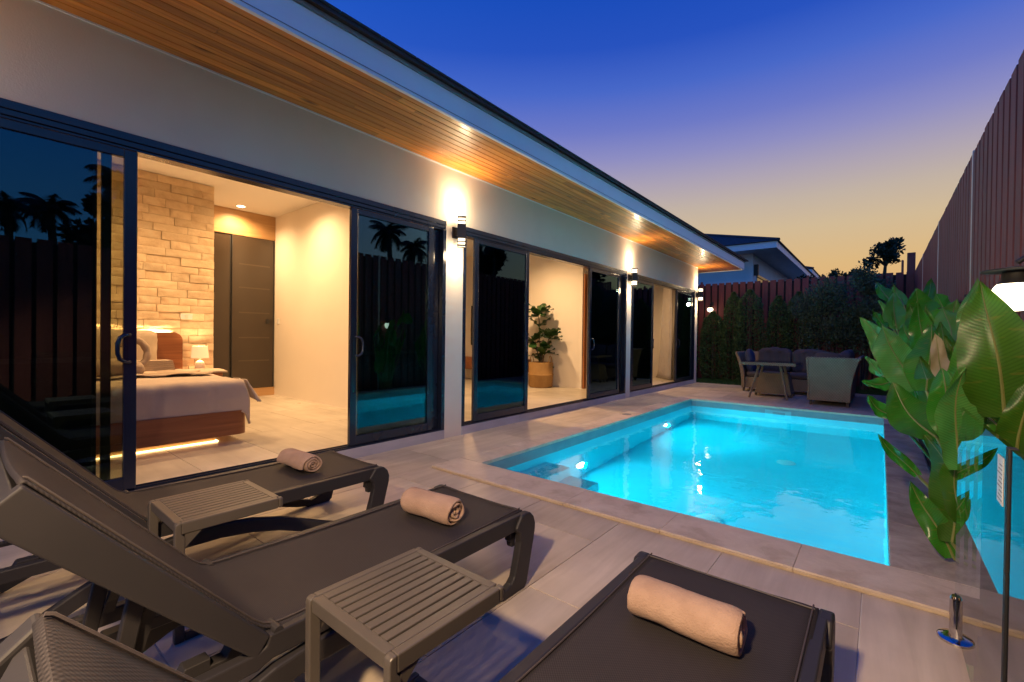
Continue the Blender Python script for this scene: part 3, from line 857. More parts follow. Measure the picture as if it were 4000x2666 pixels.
# ================================================================== BEDROOM
def soft_box(name, x0, x1, y0, y1, z0, z1, mat, parent, r=0.05, puff=0.0, wr=0.006, nx=22, ny=22, sd=0.0):
    # rounded, slightly wrinkled cushion-like block (superellipse sides)
    mb = MB()
    cx, cy_, cz = (x0 + x1) / 2, (y0 + y1) / 2, (z0 + z1) / 2
    hx, hy, hz = (x1 - x0) / 2, (y1 - y0) / 2, (z1 - z0) / 2
    bm = bmesh.new()
    bmesh.ops.create_cube(bm, size=2)
    bmesh.ops.subdivide_edges(bm, edges=bm.edges, cuts=11, use_grid_fill=True)
    vs = []
    for v in bm.verts:
        p = v.co
        q = Vector((p.x * hx, p.y * hy, p.z * hz))
        inner = Vector((max(-hx + r, min(hx - r, q.x)), max(-hy + r, min(hy - r, q.y)), max(-hz + r, min(hz - r, q.z))))
        d = q - inner
        if d.length > 1e-6:
            q = inner + d.normalized() * min(r, d.length if d.length < r else r)
        pf = puff * (1 - p.x ** 2) * (1 - p.y ** 2) * p.z
        q.z += pf * hz
        nn = noise.noise(Vector((q.x * 6 + sd, q.y * 6, q.z * 6))) * wr + noise.noise(Vector((q.x * 17 + sd, q.y * 17, q.z * 17))) * wr * 0.5
        q = q + (q.normalized() if q.length else Vector((0, 0, 0))) * nn
        vs.append((cx + q.x, cy_ + q.y, cz + q.z))
    bm.verts.index_update()
    fs = [[v.index for v in f.verts] for f in bm.faces]
    bm.free()
    mb.add(vs, fs)
    return obj(name, mb, mat, parent, smooth=True)

bed = thing('bed', (-6.2, 0.95, FZ), 'double bed with beige duvet on a floating walnut base', 'bed')
FX, BY0, BY1 = -4.98, 0.0, 1.89
# rounded bed base
pts = []
rr = 0.10
for (cx, cy_, a0) in ((FX - rr, BY1 - rr, 0), (-7.40, BY1, None), (-7.40, BY0, None), (FX - rr, BY0 + rr, 270)):
    if a0 is None: pts.append((cx, cy_))
    else:
        for k in range(7): pts.append((cx + rr * math.cos(R(a0 + k * 15)), cy_ + rr * math.sin(R(a0 + k * 15))))
obj('bed_base', MB().prism(pts, 0.19, 0.43, 'z'), MT['walnut'], bed, smooth=True)
obj('bed_plinth', MB().box(-7.35, -5.22, 0.22, 1.67, FZ + 0.012, 0.19), MT['oak'], bed)
led = obj('led_strip', MB().box(-5.215, -5.195, 0.22, 1.68, FZ + 0.003, FZ + 0.012).box(-7.35, -5.195, 1.675, 1.69, FZ + 0.003, FZ + 0.012), MT['e_led'], bed)
hb = []
for k in range(7): hb.append((1.96 - 0.11 + 0.11 * math.cos(R(k * 15)), 1.205 - 0.11 + 0.11 * math.sin(R(k * 15))))
hb += [(-0.08, 1.205), (-0.08, FZ), (1.96, FZ)]
obj('headboard', MB().prism(hb, -7.425, -7.365, 'x'), MT['walnut'], bed)
soft_box('mattress', -7.34, -5.03, 0.03, 1.86, 0.425, 0.66, MT['linen'], bed, 0.06, 0, 0.002)
# duvet: draped sheet over foot and side with a lifted corner
def duvet(u, v):
    # u across (y), v from head to foot then down
    y = 0.0 + u * 1.93
    L = v * 2.75
    top = 0.735 + 0.012 * noise.noise(Vector((y * 4, L * 4, 3))) + 0.004 * noise.noise(Vector((y * 14, L * 14, 5)))
    x = -7.0 + L
    z = top
    edge = -5.0
    if x > edge - 0.06:
        over = x - (edge - 0.06)
        a = min(over / 0.10, 1.0) * math.pi / 2
        x = edge - 0.06 + 0.065 * math.sin(a)
        z = top - 0.065 * (1 - math.cos(a)) - max(0, over - 0.10)
        z = max(z, 0.418 + 0.004 * math.sin(y * 9))
        x += 0.012 * math.sin((top - z) * 9) + 0.006 * noise.noise(Vector((y * 9, z * 9, 1)))
        for sy in (0.45, 1.14, 1.57):
            x -= 0.010 * math.exp(-((y - sy) / 0.012) ** 2)
    if y > 1.86:
        s = y - 1.86
        fall = min(1.0, s / 0.06)
        zz = z - s * 1.9
        flare = 0.06 + 0.10 * max(0, v - 0.6)
        y = 1.86 + s * 0.55 + flare * s
        z = zz
    return (x, y, z)
dv = obj('duvet', MB().grid(duvet, 64, 96), MT['linen'], bed, smooth=True)
mo = dv.modifiers.new('thick', 'SOLIDIFY'); mo.thickness = 0.012
def corner(u, v):
    s = v
    x = -5.02 - u * 0.30
    y = 1.885 + s * (0.10 + 0.05 * math.sin(u * 6)) + 0.015 * math.sin(u * 11)
    z = 0.73 - s * (0.23 - 0.10 * u) - 0.03 * math.sin(u * 5) * s
    return (x + 0.03 * s, y, z)
dc = obj('duvet_corner', MB().grid(corner, 14, 10), MT['linen'], bed, smooth=True)
dc.modifiers.new('thick', 'SOLIDIFY').thickness = 0.012
tv = MB()
tv.grid(lambda u, v: (-6.55 + u * 0.5 + 0.01 * math.sin(v * 13), 0.2 + v * 1.86, 0.752 + 0.014 * math.sin(u * math.pi) + 0.008 * noise.noise(Vector((u * 5, v * 9, 2)))), 16, 40)
fold = obj('folded_duvet_edge', tv, MT['pillow'], bed, smooth=True)
fold.modifiers.new('thick', 'SOLIDIFY').thickness = 0.02
pl = soft_box('pillow', -7.36, -7.17, 0.95, 1.65, 0.76, 1.215, MT['pillow'], None, 0.06, 0.12, 0.018, sd=2)
tag(pl, 'upright cream pillow leaning on the walnut headboard', 'pillow')
# towels on the bed
for nm, loc, lab in (('towel', (-6.42, 1.45, 0.768), 'stack of folded beige towels on the bed'),):
    t_ = thing('folded_towel_stack', loc, lab, 'towels')
    for k in range(5):
        z = 0.768 + k * 0.023
        w = 0.15 - k * 0.004
        mb = MB()
        prof = []
        for j in range(9): prof.append((-0.15 + 0.011 * math.cos(R(90 + j * 22.5)) * 1.0 - 0.0, 0.0115 + 0.0115 * math.sin(R(90 + j * 22.5))))
        prof += [(0.14, 0.0005), (0.152, 0.006), (0.15, 0.017), (0.14, 0.0225)]
        mb.prism([(1.45 + p[0] - 0.004 * k, z + p[1] + 0.002 * math.sin(p[0] * 20)) for p in prof], -6.42 - w, -6.42 + w, 'x')
        obj('folded_towel', mb, MT['bedtowel'], t_, bevel=0.003)
sw_ = thing('towel_swan', (-6.1, 1.15, 0.76), 'beige towel folded into a curved swan neck on the bed', 'towel')
pa = []
for k in range(26):
    a = R(-95 + k * 9.5)
    pa.append((-6.05 + 0.02 * math.sin(k * .3), 1.16 + 0.135 * math.cos(a), 0.975 + 0.15 * math.sin(a)))
obj('neck', MB().tube(pa, [0.034 + 0.004 * math.sin(k * 1.6) for k in range(26)], 12), MT['bedtowel'], sw_, smooth=True)
soft_box('body', -6.3, -5.85, 0.85, 1.24, 0.762, 0.90, MT['bedtowel'], sw_, 0.06, 0.3, 0.02, sd=9)
thr = obj('bed_runner', MB().grid(lambda u, v: (-6.25 + u * 0.55, 0.3 + v * (1.45 + 0.06 * math.sin(u * 9)), 0.764 + 0.018 * abs(noise.noise(Vector((u * 6, v * 11, 8)))) + 0.010 * math.sin(v * 25)), 12, 40), MT['bedtowel'], smooth=True)
thr.modifiers.new('thick', 'SOLIDIFY').thickness = 0.008
tag(thr, 'wrinkled beige runner cloth lying across the bed under the towels', 'cloth')
# bedside
ns = thing('nightstand', (-7.2, 2.15, FZ), 'small walnut bedside table between bed and wardrobe', 'nightstand')
obj('top', MB().box(-7.42, -6.98, 1.99, 2.335, 0.675, 0.70), MT['walnut'], ns, bevel=0.004)
obj('drawer', MB().box(-7.42, -7.00, 2.0, 2.325, 0.50, 0.674), MT['walnut'], ns, bevel=0.004)
obj('bracket', MB().box(-7.42, -7.30, 2.02, 2.30, FZ, 0.499), MT['walnut'], ns)
bl = thing('bedside_lamp', (-7.2, 2.113, 0.70), 'white ceramic bedside lamp with a glowing fabric shade', 'table lamp')
obj('lamp_base', MB().lathe([(0.0005, 0), (0.052, 0.0), (0.058, 0.01), (0.058, 0.075), (0.05, 0.10), (0.03, 0.12), (0.014, 0.13), (0.012, 0.165), (0.0005, 0.165)], (-7.2, 2.113, 0.701), 28), MT['ceramic'], bl, smooth=True)
sh = MB(); sg = 40
for k in range(sg):
    a = 2 * math.pi * k / sg
    for (r_, z_) in ((0.104, 0.86), (0.089, 1.022), (0.087, 1.022), (0.102, 0.86)):
        sh.v.append((-7.2 + r_ * math.cos(a), 2.113 + r_ * math.sin(a), z_))
for k in range(sg):
    k2 = (k + 1) % sg
    for j in range(4):
        j2 = (j + 1) % 4
        sh.f.append((k * 4 + j, k2 * 4 + j, k2 * 4 + j2, k * 4 + j2))
obj('lamp_shade', sh, MT['shade'], bl, smooth=True)
light('bedside_bulb', 'POINT', (-7.2, 2.113, 0.96), 9, WARM, bl, shadow_soft_size=0.03)
light('headboard_led', 'AREA', (-7.44, 0.9, 1.20), 22, WARM, None, (R(180), 0, 0), shape='RECTANGLE', size=0.03, size_y=1.9)
# wardrobe
wd = thing('wardrobe', (-8.5, 3.0, FZ), 'tall fitted wardrobe with dark bronze glass doors and oak trim', 'wardrobe')
obj('top_panel', MB().box(-8.52, -8.492, 2.353, 3.649, 2.875, CZ - 0.002), MT['oak'], wd)
obj('kick_board', MB().box(-8.52, -8.49, 2.353, 3.649, FZ + 0.001, 0.245), MT['oak'], wd)
obj('carcass', MB().box(-9.15, -8.54, 2.353, 3.649, FZ + 0.001, CZ - 0.002), MT['black'], wd)
for (a, b, x) in ((2.353, 2.935, -8.51), (2.945, 3.635, -8.50)):
    d_ = obj('wardrobe_door', MB().box(x - 0.012, x, a, b, 0.25, 2.87), MT['bronze_glass'], wd, bevel=0.002)
    for (c_, e_) in ((a, a + 0.014), (b - 0.014, b)):
        obj('door_edge', MB().box(x, x + 0.006, c_, e_, 0.25, 2.87), MT['black'], d_)
for z in (0.72, 1.12, 1.55, 1.98, 2.38):
    obj('shelf_edge', MB().box(-8.499, -8.4975, 3.06, 3.56, z, z + 0.022), plain('dim_shelf', (0.085, 0.062, 0.042), 0.2), wd)
obj('door_pull', MB().box(-8.499, -8.485, 3.50, 3.56, 1.38, 1.46), MT['black'], wd, bevel=0.004)
# switch plate and sockets
sp = obj('light_switch', MB().box(-8.385, -8.305, 3.636, 3.6495, 1.375, 1.475), MT['white'], bevel=0.004)
tag(sp, 'square white light switch on the bedroom partition beside the wardrobe', 'switch')
so = thing('wall_socket', (-7.44, 2.015, 1.425), 'white socket plate on the sandstone wall above the bedside lamp', 'socket')
obj('plate', MB().box(-7.445, -7.408, 1.946, 2.084, 1.388, 1.462), MT['white'], so, bevel=0.005)
obj('rocker', MB().box(-7.4085, -7.404, 1.995, 2.035, 1.405, 1.445), MT['ceramic'], so, bevel=0.002)
# pendant rattan disc on the ceiling
rd = obj('ceiling_lamp', MB().lathe([(0.0005, -0.05), (0.2, -0.045), (0.27, -0.02), (0.28, -0.001), (0.0005, -0.001)], (-6.15, 2.05, CZ), 40), MT['basket'], smooth=True)
tag(rd, 'round woven ceiling lamp above the bed', 'ceiling light')

# ================================================================== LIVING ROOM AND FAR ROOM
fg = thing('potted_fig', (-5.83, 8.22, FZ), 'fiddle leaf fig in a round woven basket by the living room wall', 'potted plant')
pc = (-5.83, 8.20, FZ)
obj('basket', MB().lathe([(0.0005, 0.0), (0.235, 0.0), (0.262, 0.03), (0.268, 0.25), (0.285, 0.28), (0.268, 0.31), (0.270, 0.545), (0.25, 0.55), (0.245, 0.50), (0.0005, 0.48)], pc, 40), MT['basket'], fg, smooth=True)
for s in (-1, 1):
    pa = [(pc[0] + s * 0.25 + 0.02 * math.cos(a), pc[1] - 0.09 + 0.09 * (1 - math.cos(a)), FZ + 0.54 + 0.16 * math.sin(a)) for a in [k * math.pi / 8 for k in range(9)]]
    obj('basket_handle', MB().tube(pa, 0.010, 6), MT['basket'], fg, smooth=True)
stems = [[(0, 0, 0.45), (-0.02, 0, 0.8), (-0.05, 0, 1.15), (-0.06, 0, 1.45), (-0.10, 0, 1.75)], [(0.03, 0, 0.45), (0.10, 0.02, 0.85), (0.20, 0.0, 1.05), (0.27, 0.0, 1.2)],
         [(-0.02, 0, 0.45), (-0.10, -0.02, 0.85), (-0.2, 0, 1.1)], [(0.0, 0, 0.45), (0.05, 0, 0.7), (0.06, -0.05, 0.9)]]
for st_ in stems:
    obj('stem', MB().tube([(pc[0] + p[0], pc[1] + p[1], FZ + p[2]) for p in st_], 0.011, 6), MT['bark'], fg, smooth=True)
def fig_leaf(base, d, L, w):
    d = Vector(d).normalized(); side = d.cross(Vector((0, 0, 1)))
    side = side.normalized() if side.length > 0.05 else Vector((1, 0, 0))
    nrm = side.cross(d)
    mb = MB()
    n_ = 8
    def fn(u, v):
        wv = w * (math.sin(math.pi * min(1, v * 0.92 + 0.06)) ** 0.7) * (0.7 + 0.45 * v)
        s = (u - 0.5) * 2
        p = Vector(base) + d * L * v + side * s * wv / 2 + nrm * (abs(s) * 0.04 * L - 0.18 * L * v * v + 0.02 * math.sin(v * 14) * abs(s))
        return tuple(p)
    mb.grid(fn, 4, n_)
    obj('leaf', mb, MT['fig'], fg, smooth=True)
for (cx, cz, n_, sp_) in ((-0.08, 1.72, 16, 0.17), (0.26, 1.22, 12, 0.15), (-0.20, 1.12, 10, 0.15), (0.06, 0.88, 12, 0.15), (-0.05, 1.5, 3, 0.12), (-0.03, 0.66, 3, 0.12)):
    for k in range(n_):
        a = 2 * math.pi * k / n_ + random.uniform(-.3, .3)
        e = random.uniform(-0.15, 1.1)
        b_ = Vector((pc[0] + cx + 0.03 * math.cos(a), pc[1] + 0.03 * math.sin(a), FZ + cz - 0.10 + random.uniform(-0.07, 0.07)))
        fig_leaf(b_, (math.cos(a), math.sin(a) * 0.8, e), random.uniform(0.22, 0.33), random.uniform(0.17, 0.24))
cs = thing('tv_console', (-6.5, 8.3, FZ + 0.25), 'floating walnut television console on the living room wall', 'console')
obj('cabinet', MB().box(-8.6, -6.35, 8.13, 8.548, 0.38, 0.68), MT['walnut'], cs, bevel=0.004)
for k in range(3):
    obj('drawer_front', MB().box(-8.55 + k * 0.73, -7.85 + k * 0.73, 8.115, 8.1295, 0.39, 0.66), MT['walnut'], cs, bevel=0.003)
tvs = thing('television', (-7.4, 8.5, 1.0), 'large black flat television on the living room wall', 'television')
obj('frame', MB().box(-8.3, -6.45, 8.505, 8.547, 0.98, 2.0), MT['black'], tvs, bevel=0.005)
obj('screen', MB().box(-8.28, -6.47, 8.501, 8.5045, 1.0, 1.98), MT['gloss_black'], tvs)
cu = thing('curtain', (-4.5, 12.3, FZ), 'long beige linen curtain gathered inside the far sliding door', 'curtain')
def curt(u, v):
    z = FZ + 0.02 + v * 2.62
    ph = u * 2 * math.pi * 6
    sp_ = 1.0 - 0.45 * v ** 0.5
    base = Vector((-4.30, 11.95, 0)) * (1 - u * sp_) + Vector((-4.86, 12.50, 0)) * (u * sp_)
    nrm = Vector((0.7, 0.7, 0))
    p = base + nrm * (0.05 * math.sin(ph + 0.6 * math.sin(v * 3)) * (1 - 0.3 * v))
    return (p.x, p.y, z)
co = obj('curtain_panel', MB().grid(curt, 90, 24), MT['curtain'], cu, smooth=True)
co.modifiers.new('thick', 'SOLIDIFY').thickness = 0.004
obj('curtain_rail', MB().box(-4.2, -4.17, 8.9, 12.5, 2.73, 2.76), MT['white'], cu)

# ================================================================== LOUNGERS
def make_lounger(label):
    t_ = thing('sun_lounger', (0, 0, 0), label, 'sun lounger', 'sling sun loungers on the terrace')
    hw = 0.29
    # continuous sling: foot -> hinge -> backrest top
    prof = [(1.752, 0.352), (1.745, 0.362), (1.70, 0.3615)]
    for k in range(1, 12): prof.append((1.70 - k * 0.085, 0.3615 - 0.012 * math.sin(math.pi * k / 13)))
    prof += [(0.70, 0.357), (0.65, 0.357), (0.61, 0.358), (0.58, 0.362), (0.555, 0.374), (0.528, 0.399)]
    for k in range(1, 11): prof.append((0.528 - 0.433 * k / 10, 0.399 + (0.897 - 0.399) * k / 10))
    prof += [(0.088, 0.900), (0.080, 0.893)]
    n_ = len(prof) - 1
    mb = MB()
    nx = 12
    def fn(u, v):
        i = min(int(round(v * n_)), n_)
        y, z = prof[i]
        s = (u - 0.5) * 2
        x = s * (hw - 0.012)
        sag = (1 - s * s) * (0.010 - 0.012 * math.exp(-((y - 0.57) / 0.07) ** 2))
        edge = 0.004 * max(0, (abs(s) - 0.9) / 0.1)
        return (x, y - (0.0 if y > 0.62 else sag * 0.7), z - sag * (1 if y > 0.62 else 0.7) - edge)
    mb.grid(fn, nx, n_)
    so_ = obj('sling', mb, MT['sling'], t_, smooth=True)
    md = so_.modifiers.new('thick', 'SOLIDIFY'); md.thickness = 0.005; md.offset = -1
    # hems
    for s in (-1, 1):
        obj('hem', MB().tube([(s * (hw - 0.026), y, z + 0.0015) for (y, z) in prof[1:-1]], 0.0028, 6), MT['hem'], t_, smooth=True)
    obj('hem', MB().tube([(-hw + 0.02, 1.722, 0.3625), (hw - 0.02, 1.722, 0.3625)], 0.003, 6), MT['hem'], t_, smooth=True)
    for s in (-1, 1):
        x0, x1 = sorted((s * (hw - 0.022), s * (hw + 0.014)))
        # side rail with drop behind the hinge
        rail = [(1.752, 0.353), (1.752, 0.285), (1.60, 0.283), (0.57, 0.283), (0.53, 0.268), (-0.10, 0.268), (-0.10, 0.318), (0.535, 0.318), (0.552, 0.325), (0.56, 0.353)]
        obj('side_rail', MB().prism(rail, x0, x1, 'x'), MT['resin'], t_, bevel=0.005)
        # foot leg: bulging outer edge
        xo0, xo1 = sorted((s * (hw - 0.012), s * (hw + 0.028)))
        leg = [(1.742, 0.356), (1.765, 0.352), (1.793, 0.325), (1.806, 0.288), (1.803, 0.25), (1.782, 0.17), (1.752, 0.055), (1.742, 0.018), (1.722, 0.0), (1.56, 0.0), (1.56, 0.035), (1.625, 0.055), (1.648, 0.075), (1.672, 0.155), (1.690, 0.225), (1.684, 0.27), (1.665, 0.284), (1.66, 0.30), (1.70, 0.353)]
        obj('leg', MB().prism(leg, xo0, xo1, 'x'), MT['resin'], t_, bevel=0.008, seg=3)
        obj('leg_gusset', MB().prism([(1.66, 0.292), (1.698, 0.292), (1.694, 0.20), (1.672, 0.20), (1.668, 0.225), (1.655, 0.235)], *sorted((s * (hw - 0.045), s * (hw - 0.0125))), 'x'), MT['resin'], t_, bevel=0.003)
        # arch between the legs
        arch = [(1.60, 0.020), (1.50, 0.045), (1.38, 0.085), (1.25, 0.135), (1.12, 0.185), (0.98, 0.220), (0.84, 0.238), (0.70, 0.240), (0.58, 0.226), (0.46, 0.188), (0.34, 0.132), (0.24, 0.080), (0.15, 0.038), (0.04, 0.025), (-0.06, 0.025)]
        wd_ = [0.04, 0.055, 0.062, 0.066, 0.068, 0.07, 0.07, 0.07, 0.07, 0.068, 0.066, 0.062, 0.058, 0.05, 0.05]
        obj('arch', MB().strip(arch, wd_, xo0 + 0.001, xo1 - 0.001), MT['resin'], t_, bevel=0.007, seg=2)
        obj('rear_leg', MB().prism([(-0.09, 0.0), (-0.02, 0.0), (0.01, 0.268), (-0.07, 0.268)], xo0 + 0.002, xo1 - 0.002, 'x'), MT['resin'], t_, bevel=0.006)
        # backrest rail
        dy, dz = -0.465, 0.54
        Lq = math.hypot(dy, dz); ty, tz = dy / Lq, dz / Lq
        ny_, nz_ = -tz, ty          # points back/down
        p0 = (0.562, 0.352); p1 = (0.085, 0.893)
        dpt = 0.088
        br = [p0, p1, (p1[0] + ny_ * dpt, p1[1] + nz_ * dpt), (p0[0] + ny_ * dpt * 0.55, p0[1] + nz_ * dpt * 0.9)]
        obj('back_rail', MB().prism(br, x0, x1, 'x'), MT['resin'], t_, bevel=0.006, seg=3)
        obj('hinge', MB().tube([(s * (hw - 0.05), 0.585, 0.352), (s * (hw + 0.012), 0.585, 0.352)], 0.014, 12), MT['resin'], t_, smooth=True)
        # ratchet rail and prop strut
        xr = s * 0.17
        rr_ = [(0.56, 0.262), (0.56, 0.298)]
        yq = 0.50
        while yq > 0.0:
            rr_ += [(yq, 0.298), (yq - 0.012, 0.276), (yq - 0.05, 0.276), (yq - 0.05, 0.298)]
            yq -= 0.11
        rr_ += [(-0.09, 0.298), (-0.09, 0.262)]
        obj('ratchet_rail', MB().prism(rr_, xr - 0.022, xr + 0.022, 'x'), MT['resin'], t_, bevel=0.002, seg=1)
        obj('prop_strut', MB().prism([(0.225, 0.285), (0.262, 0.285), (0.318, 0.555), (0.282, 0.585)], xr - 0.012, xr + 0.012, 'x'), MT['resin'], t_, bevel=0.004)
    # bridge of the prop, curved underside
    poly = [(-0.182, 0.555)]
    for k in range(13):
        a = math.pi * k / 12
        poly.append((-0.155 * math.cos(a), 0.36 + 0.14 * math.sin(a)))
    poly += [(0.182, 0.555)]
    mbp = MB()
    nn_ = len(poly)
    vs = [(p[0], 0.262 + (p[1] - 0.30) * 0.24, p[1]) for p in poly] + [(p[0], 0.290 + (p[1] - 0.30) * 0.24, p[1]) for p in poly]
    fs = [tuple(range(nn_ - 1, -1, -1)), tuple(range(nn_, 2 * nn_))] + [(i, (i + 1) % nn_, nn_ + (i + 1) % nn_, nn_ + i) for i in range(nn_)]
    obj('prop_bridge', mbp.add(vs, fs), MT['resin'], t_)
    # belly pan under the seat, cross bars
    bp = [(-0.25, 0.30)]
    for k in range(9):
        a = math.pi * k / 8
        bp.append((-0.22 * math.cos(a), 0.285 - 0.055 * math.sin(a)))
    bp += [(0.25, 0.30)]
    obj('belly_pan', MB().prism(bp, 0.60, 0.86, 'y'), MT['resin'], t_, bevel=0.004)
    for y in (1.32, 0.02, -0.08):
        obj('cross_bar', MB().box(-0.265, 0.265, y - 0.022, y + 0.022, 0.274, 0.312), MT['resin'], t_, bevel=0.005)
    obj('cross_bar', MB().box(-0.275, 0.275, 1.700, 1.748, 0.30, 0.350), MT['resin'], t_, bevel=0.006)
    # head bar with a scooped hand grip and ribs
    hbx = []
    for k in range(15):
        u = -1 + 2 * k / 14
        hbx.append((u * 0.27, 0.11 - 0.075 * (1 - abs(u) ** 3)))
    tp = Vector((0.085, 0.893)); nv_ = Vector((ny_, nz_)); tv_ = Vector((ty, tz))
    mbh = MB()
    vs = []
    for (x, d_) in hbx:
        for (a, q) in ((0.012, d_), (0.012, 0.125), (-0.03, 0.125), (-0.03, d_)):
            p = tp + nv_ * (0.02 + (0.125 - q) * 0.9) + tv_ * (-0.02 + a)
            vs.append((x, p.x, p.y))
    fs = []
    for k in range(14):
        for j in range(4):
            j2 = (j + 1) % 4
            fs.append((k * 4 + j, k * 4 + j2, (k + 1) * 4 + j2, (k + 1) * 4 + j))
    fs += [(0, 1, 2, 3), (59, 58, 57, 56)]
    obj('head_bar', mbh.add(vs, fs), MT['resin'], t_, bevel=0.003, angle=40)
    for k in range(9):
        x = -0.20 + k * 0.05
        p = tp + nv_ * 0.012 - tv_ * 0.03
        q = tp + nv_ * 0.085 - tv_ * 0.01
        w_ = 0.003
        obj('grip_rib', MB().prism([(p.x, p.y), (q.x, q.y), (q.x - tv_.x * 0.05, q.y - tv_.y * 0.05), (p.x - tv_.x * 0.05, p.y - tv_.y * 0.05)], x - w_, x + w_, 'x'), MT['resin'], t_)
    obj('head_plate', MB().prism([(tp.x + nv_.x * 0.075 - tv_.x * 0.02, tp.y + nv_.y * 0.075 - tv_.y * 0.02), (tp.x + nv_.x * 0.088, tp.y + nv_.y * 0.088),
                                  (tp.x + nv_.x * 0.088 - tv_.x * 0.14, tp.y + nv_.y * 0.088 - tv_.y * 0.14), (tp.x + nv_.x * 0.06 - tv_.x * 0.16, tp.y + nv_.y * 0.06 - tv_.y * 0.16)], -0.27, 0.27, 'x'), MT['resin'], t_, bevel=0.004)
    return t_
LG = [(-2.784, -0.016, 'grey sling lounger nearest the bedroom door'), (-1.62, 0.0, 'grey sling lounger in the middle of the three'), (-0.4145, -0.028, 'grey sling lounger closest to the glass fence')]
proto = make_lounger(LG[0][2])
for i, (x, y, l) in enumerate(LG):
    o = proto if i == 0 else copy_tree(proto)
    o.location = (x, y, 0)
    o['label'] = l

# ------------------------------------------------------------------ side tables
def make_table(label):
    t_ = thing('side_table', (0, 0, 0), label, 'side table', 'slatted side tables between the loungers')
    H, W, D = 0.465, 0.196, 0.203
    rim = 0.026
    for s in (-1, 1):
        x0, x1 = sorted((s * (W - rim), s * W))
        obj('top_rail', MB().box(x0, x1, -D + 0.022, D - 0.022, H - 0.045, H), MT['table'], t_, bevel=0.004)
        y0, y1 = sorted((s * (D - 0.036), s * (D - 0.006)))
        obj('end_rail', MB().box(-W + rim, W - rim, y0, y1, H - 0.040, H - 0.0005), MT['table'], t_, bevel=0.003)
        e = -1
        pr = [(e * (D - 0.0225), H), (e * (D - 0.010), H), (e * (D - 0.002), H - 0.005), (e * D, H - 0.016), (e * D, 0.001), (e * (D - 0.034), 0.001), (e * (D - 0.034), H - 0.06), (e * (D - 0.0225), H - 0.045)]
        obj('leg', MB().prism(pr, x0, x1, 'x'), MT['table'], t_, bevel=0.004)
        obj('end_cap', MB().box(x0, x1, D - 0.0215, D, H - 0.045, H), MT['table'], t_, bevel=0.008, seg=3)
        obj('foot_rail', MB().box(x0 + 0.002, x1 - 0.002, -D + 0.035, D - 0.012, 0.001, 0.032), MT['table'], t_, bevel=0.004)
        obj('brace', MB().prism([(-D + 0.034, H - 0.046), (-D + 0.09, H - 0.046), (-D + 0.034, H - 0.10)], x0 + 0.004, x1 - 0.004, 'x'), MT['table'], t_)
    obj('foot_rail', MB().box(-W + rim, W - rim, D - 0.042, D - 0.014, 0.001, 0.030), MT['table'], t_, bevel=0.004)
    n_ = 10
    pitch = 2 * (W - rim) / n_
    gap = 0.0075
    for k in range(n_):
        xa = -W + rim + k * pitch + (gap / 2 if k else 0.001); xb = -W + rim + (k + 1) * pitch - (gap / 2 if k < n_ - 1 else 0.001)
        obj('slat', MB().box(xa, xb, -D + 0.0365, D - 0.0365, H - 0.016, H - 0.0012), MT['table'], t_, bevel=0.002)
    return t_
TB = [(-2.274, 0.735, 'slatted grey side table beside the lounger nearest the bedroom'), (-1.046, 0.825, 'slatted grey side table in front, beside the middle lounger')]
pt = make_table(TB[0][2])
for i, (x, y, l) in enumerate(TB):
    o = pt if i == 0 else copy_tree(pt)
    o.location = (x, y, 0)
    o['label'] = l

# ------------------------------------------------------------------ rolled towels
def rolled_towel(c, L, r, ang, seed, label, ry=None):
    mb = MB()
    turns = 3.4; nt_ = 84; nl = 22
    rnd = random.Random(seed)
    thick = r * 0.80 / turns
    def ring(k, off, u):
        th = 2 * math.pi * turns * k / nt_
        rad = r * 0.16 + (r * 0.84) * k / nt_ + off
        return th, rad
    vs = []; fs = []
    def P(k, off, u):
        th, rad = ring(k, off, u)
        th2 = th + seed
        wob = 1 + 0.11 * noise.noise(Vector((math.cos(th2) * 1.3, math.sin(th2) * 1.3, u * 1.8 + seed))) + 0.035 * noise.noise(Vector((math.cos(th2) * 4, math.sin(th2) * 4, u * 7 + seed)))
        if k > nt_ - 7: rad += 0.007 * (k - nt_ + 7) / 7
        e_ = max(0, (abs(u - 0.5) * 2 - 0.8) / 0.2)
        ex_ = (0.016 * noise.noise(Vector((th * 0.55, 3 * seed, 0))) + 0.006 * noise.noise(Vector((th * 2.5, seed, 4)))) * (1 if u > 0.5 else -1) * e_
        y = math.cos(th2) * rad * wob * 1.10; z = math.sin(th2) * rad * wob * 0.92
        endr = 1 - 0.07 * e_ ** 2
        z = z * endr
        fl = -r * 0.74
        if z < fl: z = fl + (z - fl) * 0.25; y *= 1.04
        return (ex_ + (u - 0.5) * L, y * endr, z)
    for side, off in ((0, 0.0), (1, -thick * 0.78)):
        for k in range(nt_ + 1):
            for j in range(nl + 1):
                vs.append(P(k, off if k > 4 else off * k / 4, j / nl))
    W_ = nl + 1; S = (nt_ + 1) * W_
    for side in (0, 1):
        for k in range(nt_):
            for j in range(nl):
                a = side * S + k * W_ + j
                q = (a, a + 1, a + W_ + 1, a + W_)
                fs.append(q if side == 0 else q[::-1])
    for k in range(nt_):
        for j in (0, nl):
            a, b = k * W_ + j, (k + 1) * W_ + j
            fs.append((a, b, S + b, S + a))
    for j in range(nl):
        a = nt_ * W_ + j
        fs.append((a, a + 1, S + a + 1, S + a))
    ca, sa = math.cos(ang), math.sin(ang)
    z0 = min(p[2] for p in vs)
    vs = [(c[0] + p[0] * ca - p[1] * sa, c[1] + p[0] * sa + p[1] * ca, c[2] + p[2] - z0) for p in vs]
    mb.add(vs, fs)
    o = obj('rolled_towel', mb, MT['towel'], None, smooth=True)
    sub = o.modifiers.new('sub', 'SUBSURF'); sub.levels = 1; sub.render_levels = 1
    tag(o, label, 'towel', 'rolled towels on the loungers')
